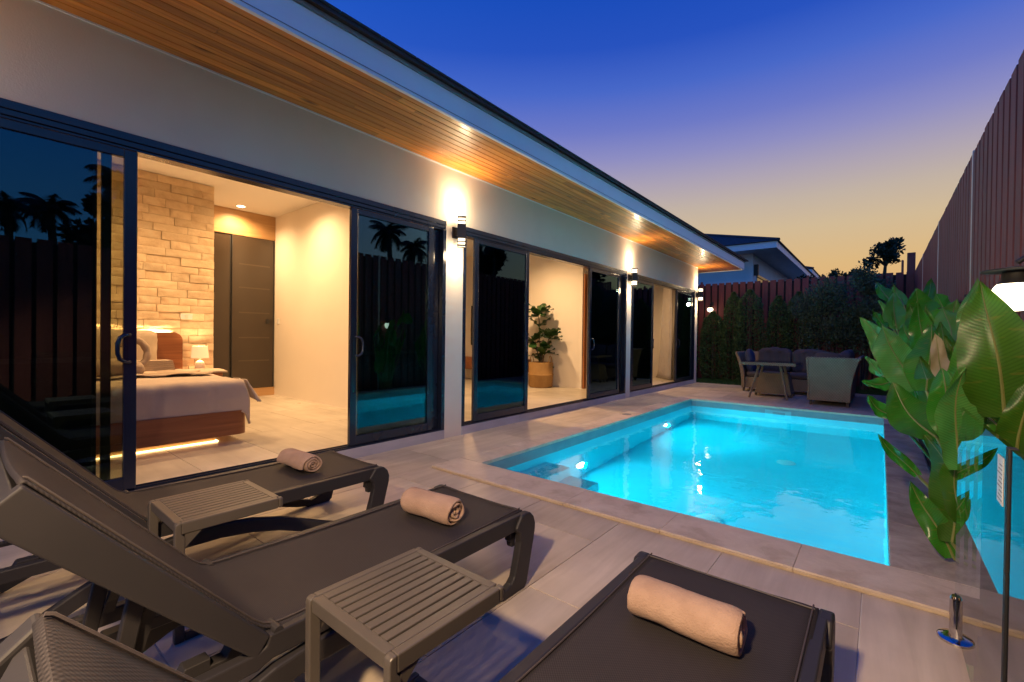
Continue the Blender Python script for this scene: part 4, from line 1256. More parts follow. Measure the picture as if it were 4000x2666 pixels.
rolled_towel((-2.845, 1.385, 0.352), 0.315, 0.066, 0.05, 1.0, 'rolled beige towel on the lounger nearest the bedroom')
rolled_towel((-1.62, 1.42, 0.352), 0.30, 0.068, 0.07, 2.3, 'rolled beige towel on the middle lounger')
rolled_towel((-0.43, 1.345, 0.352), 0.305, 0.073, 0.03, 4.1, 'rolled beige towel on the lounger closest to the glass fence')

# ================================================================== FENCES
FXR, FZT = 0.635, 2.95
def fence_thing(name, loc, label):
    return thing(name, loc, label, 'fence')
fr = fence_thing('board_fence', (FXR, 6, 0), 'tall dark red board fence along the right of the pool')
bmesh_board = None
def board(parent, x0, x1, y0, y1, z1, z0=-0.05):
    global bmesh_board
    o = obj('fence_board', MB().box(x0, x1, y0, y1, z0, z1), MT['fence'], parent, bevel=0.003, seg=1)
    return o
y = -4.0
i = 0
while y < 15.0:
    board(fr, FXR, FXR + 0.02, y, y + 0.150, (FZT if y > 2.6 else 2.40) + random.uniform(-0.006, 0.006))
    y += 0.195; i += 1
obj('backing_sheet', MB().box(FXR + 0.035, FXR + 0.045, 2.7, 15.0, -0.05, FZT - 0.05).box(FXR + 0.035, FXR + 0.045, -4.0, 2.699, -0.05, 2.36), MT['fence_back'], fr)
for z in (0.5, 1.6, 2.3):
    obj('fence_rail', MB().box(FXR + 0.0205, FXR + 0.0345, -4.0, 15.0, z, z + 0.05), MT['fence_back'], fr)
for yp in (-3.55, -0.4, 2.75, 5.9, 9.05, 12.2):
    obj('fence_post', MB().box(FXR - 0.004, FXR + 0.034, yp - 0.022, yp + 0.022, -0.05, (FZT if yp > 2.5 else 2.40) + 0.012), MT['galv'], fr, bevel=0.003)
fb = fence_thing('board_fence', (-3.5, 15.0, 0), 'dark red board fence across the far end behind the shrubs')
x = 0.63 - 0.15
while x > -10.0:
    board(fb, x, x + 0.150, 15.0, 15.02, FZT + random.uniform(-0.006, 0.006))
    x -= 0.20
obj('backing_sheet', MB().box(-10.0, 0.63, 15.035, 15.045, -0.05, FZT - 0.05), MT['fence_back'], fb)
for z in (0.5, 1.6, 2.6):
    obj('fence_rail', MB().box(-10.0, 0.63, 15.0205, 15.0345, z, z + 0.05), MT['fence_back'], fb)
for xp in (-4.45, -1.60):
    obj('fence_post', MB().box(xp - 0.03, xp + 0.03, 15.0205, 15.075, -0.05, FZT + 0.07), MT['fence'], fb, bevel=0.003)
for (xp, zp) in ((-2.33, 2.05), (-1.37, 2.05)):
    obj('fence_clip', MB().box(xp - 0.03, xp - 0.005, 14.99, 15.03, zp, zp + 0.03), MT['galv'], fb)
fc = fence_thing('board_fence', (0.5, 16.0, 0), 'short taller fence return standing beyond the far corner')
for k in range(6):
    board(fc, 0.42 - 0.0 * k, 0.44, 15.4 + k * 0.2, 15.55 + k * 0.2, 3.30 + 0.03 * k)
obj('fence_post', MB().box(0.50, 0.66, 15.3, 15.4, -0.05, 3.47), MT['fence'], fc, bevel=0.004)

# ------------------------------------------------------------------ globe lamps on the fence
def globe(x, y, z, power, label, wallx=None, wally=None, r=0.084):
    t_ = thing('globe_lamp', (x, y, z), label, 'garden lamp', 'white globe garden lamps')
    prof = []
    for k in range(17):
        a = -math.pi / 2 + (math.pi / 2 + 0.75) * k / 16
        prof.append((max(0.0005, r * math.cos(a)), r * 0.9 * math.sin(a)))
    obj('globe', MB().lathe(prof, (x, y, z), 28), MT['e_globe'], t_, smooth=True)
    zt = z + r * 0.86 * math.sin(0.75)
    obj('collar', MB().lathe([(0.0005, 0.001), (r * 0.78, 0.001), (r * 0.62, 0.02), (r * 0.55, 0.06), (0.0005, 0.06)], (x, y, zt), 24), MT['black'], t_, smooth=True)
    obj('hat', MB().lathe([(0.0005, 0), (r * 1.42, 0.0), (r * 1.42, 0.006), (r * 0.5, 0.018), (0.0005, 0.018)], (x, y, zt + 0.0605), 32), MT['black'], t_, smooth=True)
    if wallx is not None:
        obj('arm', MB().tube([(x, y, zt + 0.10), (x + 0.03, y, zt + 0.125), (wallx - 0.01, y, zt + 0.125)], 0.012, 8), MT['black'], t_, smooth=True)
        obj('wall_plate', MB().box(wallx - 0.018, wallx - 0.001, y - 0.045, y + 0.045, zt + 0.06, zt + 0.19), MT['black'], t_, bevel=0.003)
    if wally is not None:
        obj('arm', MB().tube([(x, y, zt + 0.10), (x, y + 0.03, zt + 0.125), (x, wally - 0.01, zt + 0.125)], 0.012, 8), MT['black'], t_, smooth=True)
        obj('wall_plate', MB().box(x - 0.045, x + 0.045, wally - 0.018, wally - 0.001, zt + 0.06, zt + 0.19), MT['black'], t_, bevel=0.003)
    return t_
globe(0.485, 3.10, 1.425, 6, 'glowing globe lamp on the right fence beside the largest banana-like leaf', wallx=FXR)
globe(0.555, 6.1, 1.42, 6, 'globe lamp on the right fence half hidden by the tall leaves', wallx=FXR)
globe(-4.12, 14.82, 2.13, 6, 'globe lamp on the far fence behind the corner shrub', wally=15.0)
# floodlight on a post behind the viewer that throws the terrace shadows
pl_ = thing('post_floodlight', (-0.40, -0.70, 0), 'black floodlight on a post behind the loungers', 'garden lamp')
obj('post', MB().tube([(-0.40, -0.72, 0.0), (-0.40, -0.72, 2.06)], 0.025, 12), MT['black'], pl_, smooth=True)
obj('foot', MB().lathe([(0.0005, 0), (0.11, 0), (0.11, 0.012), (0.04, 0.03), (0.0005, 0.03)], (-0.40, -0.72, 0.001), 24), MT['black'], pl_)
obj('housing', MB().prism([(-0.69, 2.20), (-0.60, 2.12), (-0.67, 2.02), (-0.76, 2.10)], -0.49, -0.31, 'x'), MT['black'], pl_, bevel=0.006)
obj('lens', MB().prism([(-0.607, 2.122), (-0.600, 2.116), (-0.664, 2.026), (-0.671, 2.032)], -0.48, -0.32, 'x'), emis('flood_glow', (1.0, 0.70, 0.40), 12.0), pl_)
light('flood_lamp', 'SPOT', (-0.40, -0.56, 2.03), 430, (1.0, 0.69, 0.38), pl_, (R(51), 0, R(14)), spot_size=R(112), spot_blend=0.6, shadow_soft_size=0.075)

# ------------------------------------------------------------------ frameless glass pool fence
gf = thing('glass_fence', (0.26, 1.9, 0), 'frameless glass pool fence panel with steel spigot and black joint', 'glass fence')
for (a, b) in ((1.675, 2.60), (0.60, 1.645)):
    obj('glass_panel', MB().box(0.254, 0.266, a, b, 0.055, 0.938), MT['clear'], gf)
obj('rubber_joint', MB().box(0.250, 0.270, 1.646, 1.674, 0.05, 0.940), MT['rubber'], gf, bevel=0.003)
stk = obj('sticker', MB().box(0.2525, 0.2535, 1.72, 1.79, 0.775, 0.90), MT['white'], gf)
for k in range(9):
    obj('print_line', MB().box(0.2519, 0.2524, 1.726, 1.784 - 0.012 * (k % 3), 0.785 + k * 0.0115, 0.788 + k * 0.0115), plain('print_grey', (0.25, 0.27, 0.28), 0.6), stk)
for yy in (2.55, 0.9):
    c_ = (0.26, yy, 0.0)
    spg = obj('spigot', MB().lathe([(0.0005, 0.001), (0.062, 0.001), (0.062, 0.010), (0.058, 0.013), (0.028, 0.014), (0.026, 0.022), (0.026, 0.165), (0.020, 0.178), (0.0005, 0.178)], c_, 32), MT['steel'], gf, smooth=True)
    obj('spigot_slot', MB().box(0.2515, 0.2685, yy - 0.027, yy + 0.0275, 0.055, 0.1785), MT['rubber'], spg)

# ------------------------------------------------------------------ heliconia plants by the pool
LEAVES = [
(1, (0.371, 3.05, 1.493), (0.444, 3.0, 0.863), 0.265, 3), (1, (0.462, 2.75, 1.079), (0.458, 2.8, 0.695), 0.135, 3), (1, (0.249, 3.35, 1.062), (0.301, 3.25, 0.691), 0.166, 1),
(1, (0.186, 3.2, 0.715), (0.297, 3.2, 0.176), 0.164, 3), (1, (0.143, 3.3, 0.442), (0.305, 3.25, 0.084), 0.129, 1), (1, (0.326, 3.15, 0.743), (0.323, 3.2, 0.288), 0.101, 3),
(1, (0.334, 3.3, 0.899), (0.463, 3.15, 0.79), 0.102, 1), (2, (0.058, 3.75, 0.942), (0.26, 3.6, 0.648), 0.224, 3), (2, (0.272, 4.2, 1.322), (0.237, 4.05, 0.882), 0.205, 1),
(2, (0.248, 3.75, 1.258), (0.314, 3.65, 0.975), 0.087, 0), (2, (0.002, 3.6, 0.629), (0.185, 3.7, 0.379), 0.073, 1), (2, (0.451, 4.0, 1.603), (0.43, 3.9, 1.173), 0.138, 2),
(3, (0.015, 4.5, 1.33), (0.196, 4.35, 0.854), 0.236, 2), (3, (-0.128, 4.7, 1.402), (0.095, 4.6, 0.987), 0.161, 2), (3, (0.384, 4.9, 1.481), (0.393, 4.7, 1.175), 0.22, 2),
(3, (-0.103, 4.5, 0.883), (0.104, 4.6, 0.901), 0.097, 1), (3, (-0.067, 4.2, 0.801), (0.087, 4.3, 0.654), 0.095, 1), (3, (-0.094, 4.9, 1.073), (0.026, 4.8, 0.925), 0.072, 2),
(3, (0.493, 5.3, 1.567), (0.472, 5.2, 1.313), 0.164, 2), (4, (0.272, 6.3, 1.758), (0.41, 6.2, 1.414), 0.251, 1), (4, (0.227, 6.0, 1.584), (0.262, 5.9, 1.252), 0.156, 3),
(4, (0.165, 5.6, 1.371), (0.246, 5.5, 1.154), 0.134, 2), (4, (0.443, 6.6, 1.713), (0.509, 6.5, 1.491), 0.209, 1), (4, (0.291, 5.8, 1.488), (0.344, 5.7, 1.227), 0.137, 3),
(5, (0.101, 7.0, 1.781), (0.144, 6.8, 1.348), 0.178, 2), (5, (-0.058, 7.4, 1.952), (0.099, 7.2, 1.675), 0.133, 1), (5, (0.124, 7.6, 1.947), (0.214, 7.4, 1.652), 0.134, 2),
(5, (0.515, 8.0, 2.034), (0.428, 7.8, 1.67), 0.135, 1), (5, (-0.024, 7.0, 1.698), (0.11, 6.8, 1.371), 0.094, 2), (5, (-0.073, 6.9, 1.584), (0.063, 6.8, 1.371), 0.093, 1)]
PLB = {1: (0.50, 3.18), 2: (0.50, 3.85), 3: (0.50, 4.75), 4: (0.50, 6.0), 5: (0.50, 7.3)}
PLL = {1: 'leafy pool plant with the largest leaves, beside the glass fence', 2: 'leafy pool plant second from the glass fence, with a curled brown leaf',
       3: 'leafy pool plant in the middle of the row, leaves lit cyan over the water', 4: 'leafy pool plant second from the far end of the row', 5: 'leafy pool plant at the far end of the row'}
LM = {0: 'dead', 1: 'heli', 2: 'heli2', 3: 'heli3'}
camp = Vector((0, 0, 1.2))
plants = {}
rnl = random.Random(11)
def big_leaf(plant, tip, base, w, mi, stalk_to, yaw=None):
    tip, base = Vector(tip), Vector(base)
    ax = tip - base; L = ax.length; d = ax.normalized()
    view = ((tip + base) / 2 - camp).normalized()
    side = d.cross(view).normalized()
    yaw = rnl.uniform(-0.75, 0.75) if yaw is None else yaw
    side = (Matrix.Rotation(yaw, 3, d) @ side).normalized()
    nrm = side.cross(d).normalized()
    if nrm.dot(view) > 0: nrm = -nrm
    w = w / max(0.75, math.cos(yaw))
    fold = rnl.uniform(0.15, 0.42); bend = rnl.uniform(-0.14, 0.15); ph = rnl.uniform(0, 6)
    nu, nv = 10, 26
    mb = MB(); mb.uv = []
    roll = rnl.uniform(0.02, 0.07)
    def fn(u, v):
        s = (u - 0.5) * 2
        prof = (math.sin(math.pi * (0.06 + 0.94 * v) ** 0.76)) ** (0.62 if v < 0.45 else 0.62 + 0.5 * (v - 0.45)) if v < 0.999 else 0.0
        prof = max(prof, 0.02)
        mb.uv.append((s, v))
        if abs(s) > 0.7:
            nn_ = noise.noise(Vector((v * 11 + ph * 7, s * 3, ph)))
            prof *= 1 - 0.03 * max(0, nn_ - 0.15) - 0.004 * noise.noise(Vector((v * 40, s, ph)))
        q = base + d * (L * v) + side * (s * w / 2 * prof)
        q += nrm * (-(1 - abs(s)) * fold * w * 0.5 * prof + bend * L * math.sin(math.pi * v) + 0.014 * abs(s) * math.sin(v * 11 + ph + s * 2) + 0.002 * abs(s) * math.sin(v * 31 + ph * 3) - roll * w * abs(s) ** 3)
        q += side * (0.010 * math.sin(v * 5 + ph))
        return tuple(q)
    mb.grid(fn, nu, nv)
    lf = obj('leaf', mb, MT[LM[mi]], plant, smooth=True)
    rib = []
    for k in range(14):
        v = k / 13
        prof = max((math.sin(math.pi * (0.06 + 0.94 * v) ** 0.76)) ** (0.62 if v < 0.45 else 0.62 + 0.5 * (v - 0.45)) if v < 0.999 else 0.0, 0.02)
        q = base + d * (L * v) + nrm * (-fold * w * 0.5 * prof + bend * L * math.sin(math.pi * v)) + side * (0.010 * math.sin(v * 5 + ph))
        rib.append(q)
    obj('midrib', MB().tube([tuple(q) for q in rib], [0.008 * (1 - 0.85 * k / 13) * min(1, w / 0.15) for k in range(14)], 6), MT['midrib'], lf, smooth=True)
    g0 = Vector((stalk_to[0] + rnl.uniform(-.06, .06), stalk_to[1] + rnl.uniform(-.15, .15), 0.02))
    mid = (g0 + base) / 2 - d * 0.05; mid.x = g0.x * 0.6 + base.x * 0.4
    st_ = []
    for k in range(9):
        s = k / 8
        st_.append(tuple(g0 * (1 - s) ** 2 + mid * 2 * s * (1 - s) + Vector(rib[0]) * s * s))
    obj('stalk', MB().tube(st_, [0.018 - 0.010 * k / 8 for k in range(9)], 7), MT['midrib'], plant, smooth=True)
for k in PLB:
    plants[k] = thing('leafy_pool_plant', (PLB[k][0], PLB[k][1], 0.02), PLL[k], 'plant', 'broad leaved plants beside the pool')
for (k, tip, base, w, mi) in LEAVES:
    big_leaf(plants[k], tip, base, w, mi, PLB[k], 0.1 if w > 0.3 else None)
for k in PLB:                                           # inner leaves towards the fence
    for j in range(17 if k > 1 else 8):
        a = rnl.uniform(0, 6.28); lean = rnl.uniform(0.05, 0.22)
        b_ = Vector((min(0.56, PLB[k][0] + rnl.uniform(-.22, .08)), PLB[k][1] + rnl.uniform(-.5, .5) + (0.25 if k == 1 else 0), rnl.uniform(0.35, 1.0 if k > 2 else 0.75)))
        L = rnl.uniform(0.38, 0.62)
        t_ = b_ + Vector((min(0.04, math.cos(a) * lean - 0.06), math.sin(a) * lean, 1)).normalized() * L
        t_.x = min(t_.x, 0.61)
        big_leaf(plants[k], t_, b_, rnl.uniform(0.11, 0.20), rnl.choice((1, 1, 2, 3, 3)), PLB[k])

# ------------------------------------------------------------------ shrubs, trees
def foliage(n, fn, size, seed, flat=0.3):
    rn = random.Random(seed); mb = MB()
    for i in range(n):
        p, out = fn(rn)
        s = size * rn.uniform(0.6, 1.4)
        d = (out + Vector((rn.uniform(-1, 1), rn.uniform(-1, 1), rn.uniform(-0.4, 1.1)))).normalized()
        side = d.cross(Vector((rn.uniform(-1, 1), rn.uniform(-1, 1), rn.uniform(-1, 1))))
        if side.length < 1e-3: continue
        side = side.normalized() * s * flat
        mb.add([p - side * 0.2, p + d * s * 0.5 + side, p + d * s, p + d * s * 0.5 - side], [(0, 1, 2, 3)])
    return mb
def column_shrub(x, y, h, r, seed, label, n=5200):
    t_ = thing('column_shrub', (x, y, 0), label, 'shrub', 'clipped column shrubs along the far fence')
    def fn(rn):
        z = h * rn.random() ** 0.85
        prof = r * (1 - 0.55 * (z / h) ** 3) * min(1.0, 0.75 + z / h) * (1.0 if z < h * 0.9 else max(0.15, (h - z) / (h * 0.1)))
        a = rn.uniform(0, 6.283)
        lump = 1 + 0.16 * noise.noise(Vector((math.cos(a) * 1.7 + seed, math.sin(a) * 1.7, z * 2.6)))
        q = prof * lump * (0.55 + 0.45 * rn.random() ** 0.4)
        return Vector((x + q * math.cos(a), y + q * math.sin(a), z)), Vector((math.cos(a), math.sin(a), 0.4))
    obj('crown', foliage(n, fn, 0.055, seed), MT['shrub'], t_)
    obj('trunk', MB().tube([(x, y, -0.03), (x + .01, y, h * 0.5), (x, y, h * 0.9)], [0.03, 0.02, 0.006], 7), MT['bark'], t_)
SH = [(-3.93, 14.45, 2.02, 0.36, 'low column shrub lit by the lamp at the far house corner'), (-3.37, 14.5, 2.58, 0.30, 'slim column shrub second from the house corner'),
      (-2.92, 14.4, 2.62, 0.42, 'widest column shrub in the middle of the far fence'), (-2.22, 14.5, 2.42, 0.30, 'slim column shrub behind the wicker sofa back'),
      (-4.75, 14.4, 2.3, 0.40, 'column shrub hidden mostly by the house corner'), (-1.72, 14.45, 2.50, 0.40, 'column shrub merging into the big bush at its right')]
for i, (x, y, h, r, l) in enumerate(SH):
    column_shrub(x, y, h, r, 20 + i, l)
def loose_bush(x, y, h, r, seed, label, n, mat='shrub2', base=0.15, branches=7, leaf=0.06, zs=1.0):
    t_ = thing('garden_bush', (x, y, 0), label, 'bush')
    rn = random.Random(seed)
    lobes = []
    for k in range(branches):
        a = rn.uniform(0, 6.28); q = r * rn.uniform(0.25, 0.8)
        lobes.append((Vector((x + q * math.cos(a), y + q * math.sin(a) * 0.6, h * rn.uniform(0.45, 0.92))), r * rn.uniform(0.35, 0.6)))
    lobes.append((Vector((x, y, h * 0.45)), r * 0.85))
    br = MB()
    for (c_, lr) in lobes[:-1]:
        mid = Vector((x, y, 0)) * 0.5 + c_ * 0.5 + Vector((rn.uniform(-.12, .12), rn.uniform(-.12, .12), 0))
        br.tube([(x + rn.uniform(-.08, .08), y + rn.uniform(-.08, .08), -0.03), tuple(mid), tuple(c_)], [0.022, 0.014, 0.004], 6)
    obj('branches', br, MT['bark'], t_)
    def fn(rn2):
        c_, lr = lobes[rn2.randrange(len(lobes))]
        d = Vector((rn2.gauss(0, 1), rn2.gauss(0, 1), rn2.gauss(0, 1.1))).normalized()
        p = c_ + d * lr * rn2.random() ** 0.45
        p.z = max(base, p.z)
        p += Vector((0, 0, 1)) * (0.22 * rn2.random() ** 6)
        return p, d
    obj('crown', foliage(n, fn, leaf, seed + 5), MT[mat], t_)
loose_bush(-1.05, 14.1, 2.85, 0.80, 41, 'large loose grey green bush behind the wicker sofa', 9000)
loose_bush(-0.30, 14.1, 3.10, 0.70, 42, 'tallest loose bush next to the far right corner', 8500)
loose_bush(0.25, 13.6, 1.9, 0.40, 43, 'dark low bush in the corner behind the leafy plants', 4500)
def tree(x, y, h, r, zc, seed, label, n, leaf=0.16, base=0.0, mat='tree', group=None):
    t_ = thing('tree', (x, y, base), label, 'tree', group)
    rn = random.Random(seed)
    tr = MB()
    tr.tube([(x, y, base), (x + rn.uniform(-.2, .2), y, zc * 0.6), (x, y, zc)], [0.03 * h, 0.022 * h, 0.008 * h], 8)
    lobes = []
    for k in range(16):
        a = rn.uniform(0, 6.28); e = rn.uniform(-0.5, 1.0)
        c_ = Vector((x, y, zc)) + Vector((math.cos(a) * math.cos(e), math.sin(a) * math.cos(e), math.sin(e))) * r * rn.uniform(0.45, 1.0)
        lobes.append((c_, r * rn.uniform(0.16, 0.34)))
        tr.tube([(x, y, zc - r * 0.5), tuple((Vector((x, y, zc)) + c_) / 2), tuple(c_)], [0.009 * h, 0.005 * h, 0.002 * h], 5)
    obj('trunk', tr, MT['bark'], t_)
    def fn(rn2):
        c_, lr = lobes[rn2.randrange(len(lobes))]
        d = Vector((rn2.gauss(0, 1), rn2.gauss(0, 1), rn2.gauss(0, 0.8))).normalized()
        return c_ + d * lr * rn2.random() ** 0.5, d
    obj('crown', foliage(n, fn, leaf, seed + 3, 0.35), MT[mat], t_)
tree(0.12, 22.0, 4.5, 0.62, 4.35, 51, 'lone dark tree with open crown beyond the far fence', 1500, 0.11)
tree(-1.05, 20.5, 3.6, 0.5, 3.35, 52, 'small leafy tree top just showing over the far bushes', 1200, 0.10)
tree(-2.4, 24.0, 4.0, 0.5, 3.75, 53, 'sparse tree top beside the neighbouring roof', 700, 0.10)
# broad tree and coconut palms beyond the right fence (seen reflected in the doors)
tree(22.5, 5.6, 9.0, 2.7, 6.1, 54, 'broad dark tree beyond the right fence, mirrored in the bedroom door', 9000, 0.30, group='trees beyond the right fence')
tree(14.5, 23.5, 8.5, 2.4, 5.9, 55, 'bushy dark tree beyond the right fence, mirrored in the living room door', 7000, 0.30, group='trees beyond the right fence')
tree(11.0, 31.0, 8.5, 3.0, 5.6, 56, 'bushy dark tree furthest along the right fence, mirrored in the far door', 7000, 0.30, group='trees beyond the right fence')
def make_palm(label):
    t_ = thing('palm_tree', (0, 0, 0), label, 'palm tree', 'coconut palms beyond the right fence')
    H = 6.0
    obj('trunk', MB().tube([(0, 0, 0), (0.15, 0.05, 2.0), (0.18, 0.1, 4.2), (0.05, 0.05, H)], [0.20, 0.15, 0.13, 0.12], 10), MT['bark'], t_, smooth=True)
    rn = random.Random(99)
    for k in range(24):
        a = 2 * math.pi * k / 24 * 2.0 + rn.uniform(-.15, .15); e0 = rn.uniform(-0.35, 1.35)
        mb = MB(); pts_ = []
        for j in range(13):
            s = j / 12; L = 1.08
            e = e0 - s * 1.5
            if j == 0: p = Vector((0.05, 0.05, H))
            else: p = pts_[-1] + Vector((math.cos(a) * math.cos(e), math.sin(a) * math.cos(e), math.sin(e))) * L / 12
            pts_.append(p)
        mb.tube([tuple(p) for p in pts_], [0.03 * (1 - 0.8 * j / 12) for j in range(13)], 5)
        for j in range(40):
            s = 0.12 + 0.88 * j / 39
            f = s * 12; i0 = min(int(f), 11); p = pts_[i0].lerp(pts_[i0 + 1], f - i0)
            tdir = (pts_[i0 + 1] - pts_[i0]).normalized()
            sd_ = tdir.cross(Vector((0, 0, 1)))
            sd_ = sd_.normalized() if sd_.length > 0.05 else Vector((1, 0, 0))
            ll = 0.36 * math.sin(math.pi * (0.15 + 0.8 * s)) + 0.08
            for q in (-1, 1):
                d = (sd_ * q + tdir * 0.55 + Vector((0, 0, -0.55 - 0.4 * rn.random()))).normalized()
                mb.add([p - tdir * 0.02, p + tdir * 0.02, p + d * ll], [(0, 1, 2)])
        obj('frond', mb, MT['palm'], t_)
    return t_
PM = [(21.0, 1.35, 0.93, 0.3, 'coconut palm leftmost in the bedroom door reflection'), (21.5, 2.7, 0.98, 1.9, 'coconut palm left of the broad tree in the bedroom door reflection'),
      (20.5, 5.2, 1.22, 4.0, 'coconut palm behind the broad tree in the bedroom door reflection'), (16.4, 17.3, 1.12, 2.2, 'coconut palm mirrored at the centre of the right bedroom door panel'),
      (15.6, 18.9, 1.0, 5.0, 'coconut palm mirrored at the right of the right bedroom door panel'), (12.6, 23.0, 1.1, 0.8, 'coconut palm mirrored in the living room door'),
      (22.5, 0.0, 0.95, 3.1, 'coconut palm furthest left beyond the fence, mirrored at the picture edge')]
pp = make_palm(PM[0][4])
for i, (x, y, s, a, l) in enumerate(PM):
    o = pp if i == 0 else copy_tree(pp)
    s *= 1.15
    o.location = (x, y, 0); o.scale = (s, s, s); o.rotation_euler = (0, 0, a); o['label'] = l

# ------------------------------------------------------------------ neighbouring houses on the higher ground
def neighbour(cx, cy, zs, L, D, label, scale=1.0):
    # corner of eave at (cx, cy); roof spreads to -x and +y; zs = soffit height
    t_ = thing('neighbour_house', (cx - D / 2, cy + L / 2, 0), label, 'house')
    fh = 0.24
    obj('fascia', MB().box(cx - D, cx, cy, cy + 0.03, zs, zs + fh), MT['fascia'], t_)
    obj('fascia', MB().box(cx - 0.03, cx, cy + 0.031, cy + L, zs, zs + fh), MT['fascia'], t_)
    obj('soffit', MB().box(cx - D, cx - 0.031, cy + 0.031, cy + L, zs + 0.02, zs + 0.05), MT['neigh_wall'], t_)
    ov = 1.0
    wl_ = obj('wall', MB().box(cx - D, cx - ov - 0.0, cy + ov, cy + L, 0, zs + 0.019), MT['neigh_wall'], t_)
    obj('window', MB().box(cx - ov - 0.02, cx - ov + 0.015, cy + ov + 0.8, cy + ov + 3.4, zs - 3.0, zs - 0.85), MT['gloss_black'], t_, bevel=0.01)
    obj('window_head', MB().box(cx - ov, cx - ov + 0.05, cy + ov + 0.7, cy + ov + 3.5, zs - 0.85, zs - 0.75), MT['alu'], t_)
    lm = obj('wall_lamp', MB().box(cx - ov + 0.001, cx - ov + 0.16, cy + ov + 0.2, cy + ov + 0.34, zs - 0.85, zs - 0.40), MT['black'], t_, bevel=0.01)
    z0 = zs + fh + 0.01; sl_ = math.tan(R(20)); half = D / 2
    rz_ = z0 + half * sl_
    e = 0.07
    rf = part_root('roof', t_)
    n_ = 16
    for k in range(n_):                                    # tile courses on the two visible slopes
        a0, a1 = k / n_, (k + 1) / n_
        dz = 0.012
        def pt(x, y, a): return (x, y, z0 + a * half * sl_)
        # front slope (facing -y)
        xa0, xa1 = cx + e - a0 * (half + e), cx + e - a1 * (half + e)
        ya0, ya1 = cy - e + a0 * (half + e), cy - e + a1 * (half + e)
        xb0, xb1 = cx - D - e + a0 * (half + e), cx - D - e + a1 * (half + e)
        za0, za1 = z0 + a0 * half * sl_, z0 + a1 * half * sl_
        obj('tile_course', MB().add([(xa0, ya0, za0 + dz * 2.2), (xa1, ya1, za1 + dz), (xb1, ya1, za1 + dz), (xb0, ya0, za0 + dz * 2.2), (xa0, ya0, za0), (xa1, ya1, za1 - 0.01), (xb1, ya1, za1 - 0.01), (xb0, ya0, za0)],
                                    [(0, 1, 2, 3), (4, 7, 6, 5), (0, 3, 7, 4), (0, 4, 5, 1), (3, 2, 6, 7), (1, 5, 6, 2)]), MT['roof'], rf)
        yb0 = cy + L
        obj('tile_course', MB().add([(xa0, ya0, za0 + dz * 2.2), (xa0, yb0, za0 + dz * 2.2), (xa1, yb0, za1 + dz), (xa1, ya1, za1 + dz), (xa0, ya0, za0), (xa0, yb0, za0), (xa1, yb0, za1 - 0.01), (xa1, ya1, za1 - 0.01)],
                                    [(0, 1, 2, 3), (4, 7, 6, 5), (0, 4, 5, 1), (0, 3, 7, 4), (2, 6, 7, 3), (1, 5, 6, 2)]), MT['roof'], rf)
    obj('hip_cap', MB().tube([(cx + e, cy - e, z0 + 0.03), (cx - half, cy + half, rz_ + 0.03)], 0.07, 6), MT['roof'], rf)
    obj('ridge_cap', MB().tube([(cx - half, cy + half, rz_ + 0.03), (cx - half, cy + L, rz_ + 0.03)], 0.07, 6), MT['roof'], rf)
neighbour(-3.075, 19.5, 4.70, 12.5, 9.0, 'pale neighbouring house with dark hip roof rising behind the far fence')
neighbour(-3.6, 36.0, 5.75, 8.0, 8.0, 'further neighbouring house, only its dark roof edge showing beyond the first')

# ================================================================== WICKER SOFA SET
sofa = thing('corner_sofa', (-1.45, 11.6, 0), 'L shaped wicker corner sofa with dark grey cushions', 'sofa')
def curved_panel(name, f0, f1, thick, zb, zt, mat, axis, n_=10, flare=0.14, parent=sofa):
    # panel standing between two floor points, leaning outwards with a flared top; axis = outward direction
    mb = MB()
    ox, oy = axis
    prof = []
    for k in range(n_ + 1):
        s = k / n_
        prof.append((flare * (s ** 2.2), zb + (zt - zb) * s))
    vs = []
    for (q, z) in prof:
        for (p, o_) in ((f0, 0), (f1, 0), (f1, thick), (f0, thick)):
            vs.append((p[0] + ox * (q + o_), p[1] + oy * (q + o_), z))
    fs = []
    for k in range(n_):
        for j in range(4):
            j2 = (j + 1) % 4
            fs.append((k * 4 + j, k * 4 + j2, (k + 1) * 4 + j2, (k + 1) * 4 + j))
    fs += [(0, 1, 2, 3), tuple(n_ * 4 + j for j in (3, 2, 1, 0))]
    return obj(name, mb.add(vs, fs), mat, parent, bevel=0.012, seg=2, angle=50)
ZB, ZT = 0.09, 0.88
# back along far side, left arm, right back, near end panel
curved_panel('sofa_back', (-2.45, 12.42), (-0.45, 12.42), 0.07, ZB, 0.90, MT['wicker'], (0, 1), flare=0.12)
curved_panel('sofa_arm', (-2.46, 11.70), (-2.46, 12.42), 0.07, ZB, 0.90, MT['wicker_y'], (-1, 0), flare=0.15)
curved_panel('sofa_back', (-0.47, 10.22), (-0.47, 12.42), 0.07, ZB, ZT, MT['wicker_y'], (1, 0), flare=0.13)
# near end panel: trapezoid in x-z following the flared back
ep = [(-1.04, ZB), (-0.40, ZB)]
for k in range(1, 11):
    s = k / 10; ep.append((-0.40 + 0.13 * s ** 2.2, ZB + (ZT - ZB) * s))
ep += [(-1.07, ZT), (-1.062, 0.6), (-1.03, 0.40)]
obj('sofa_arm', MB().prism(ep, 10.15, 10.215, 'y'), MT['wicker'], sofa, bevel=0.010, seg=2)
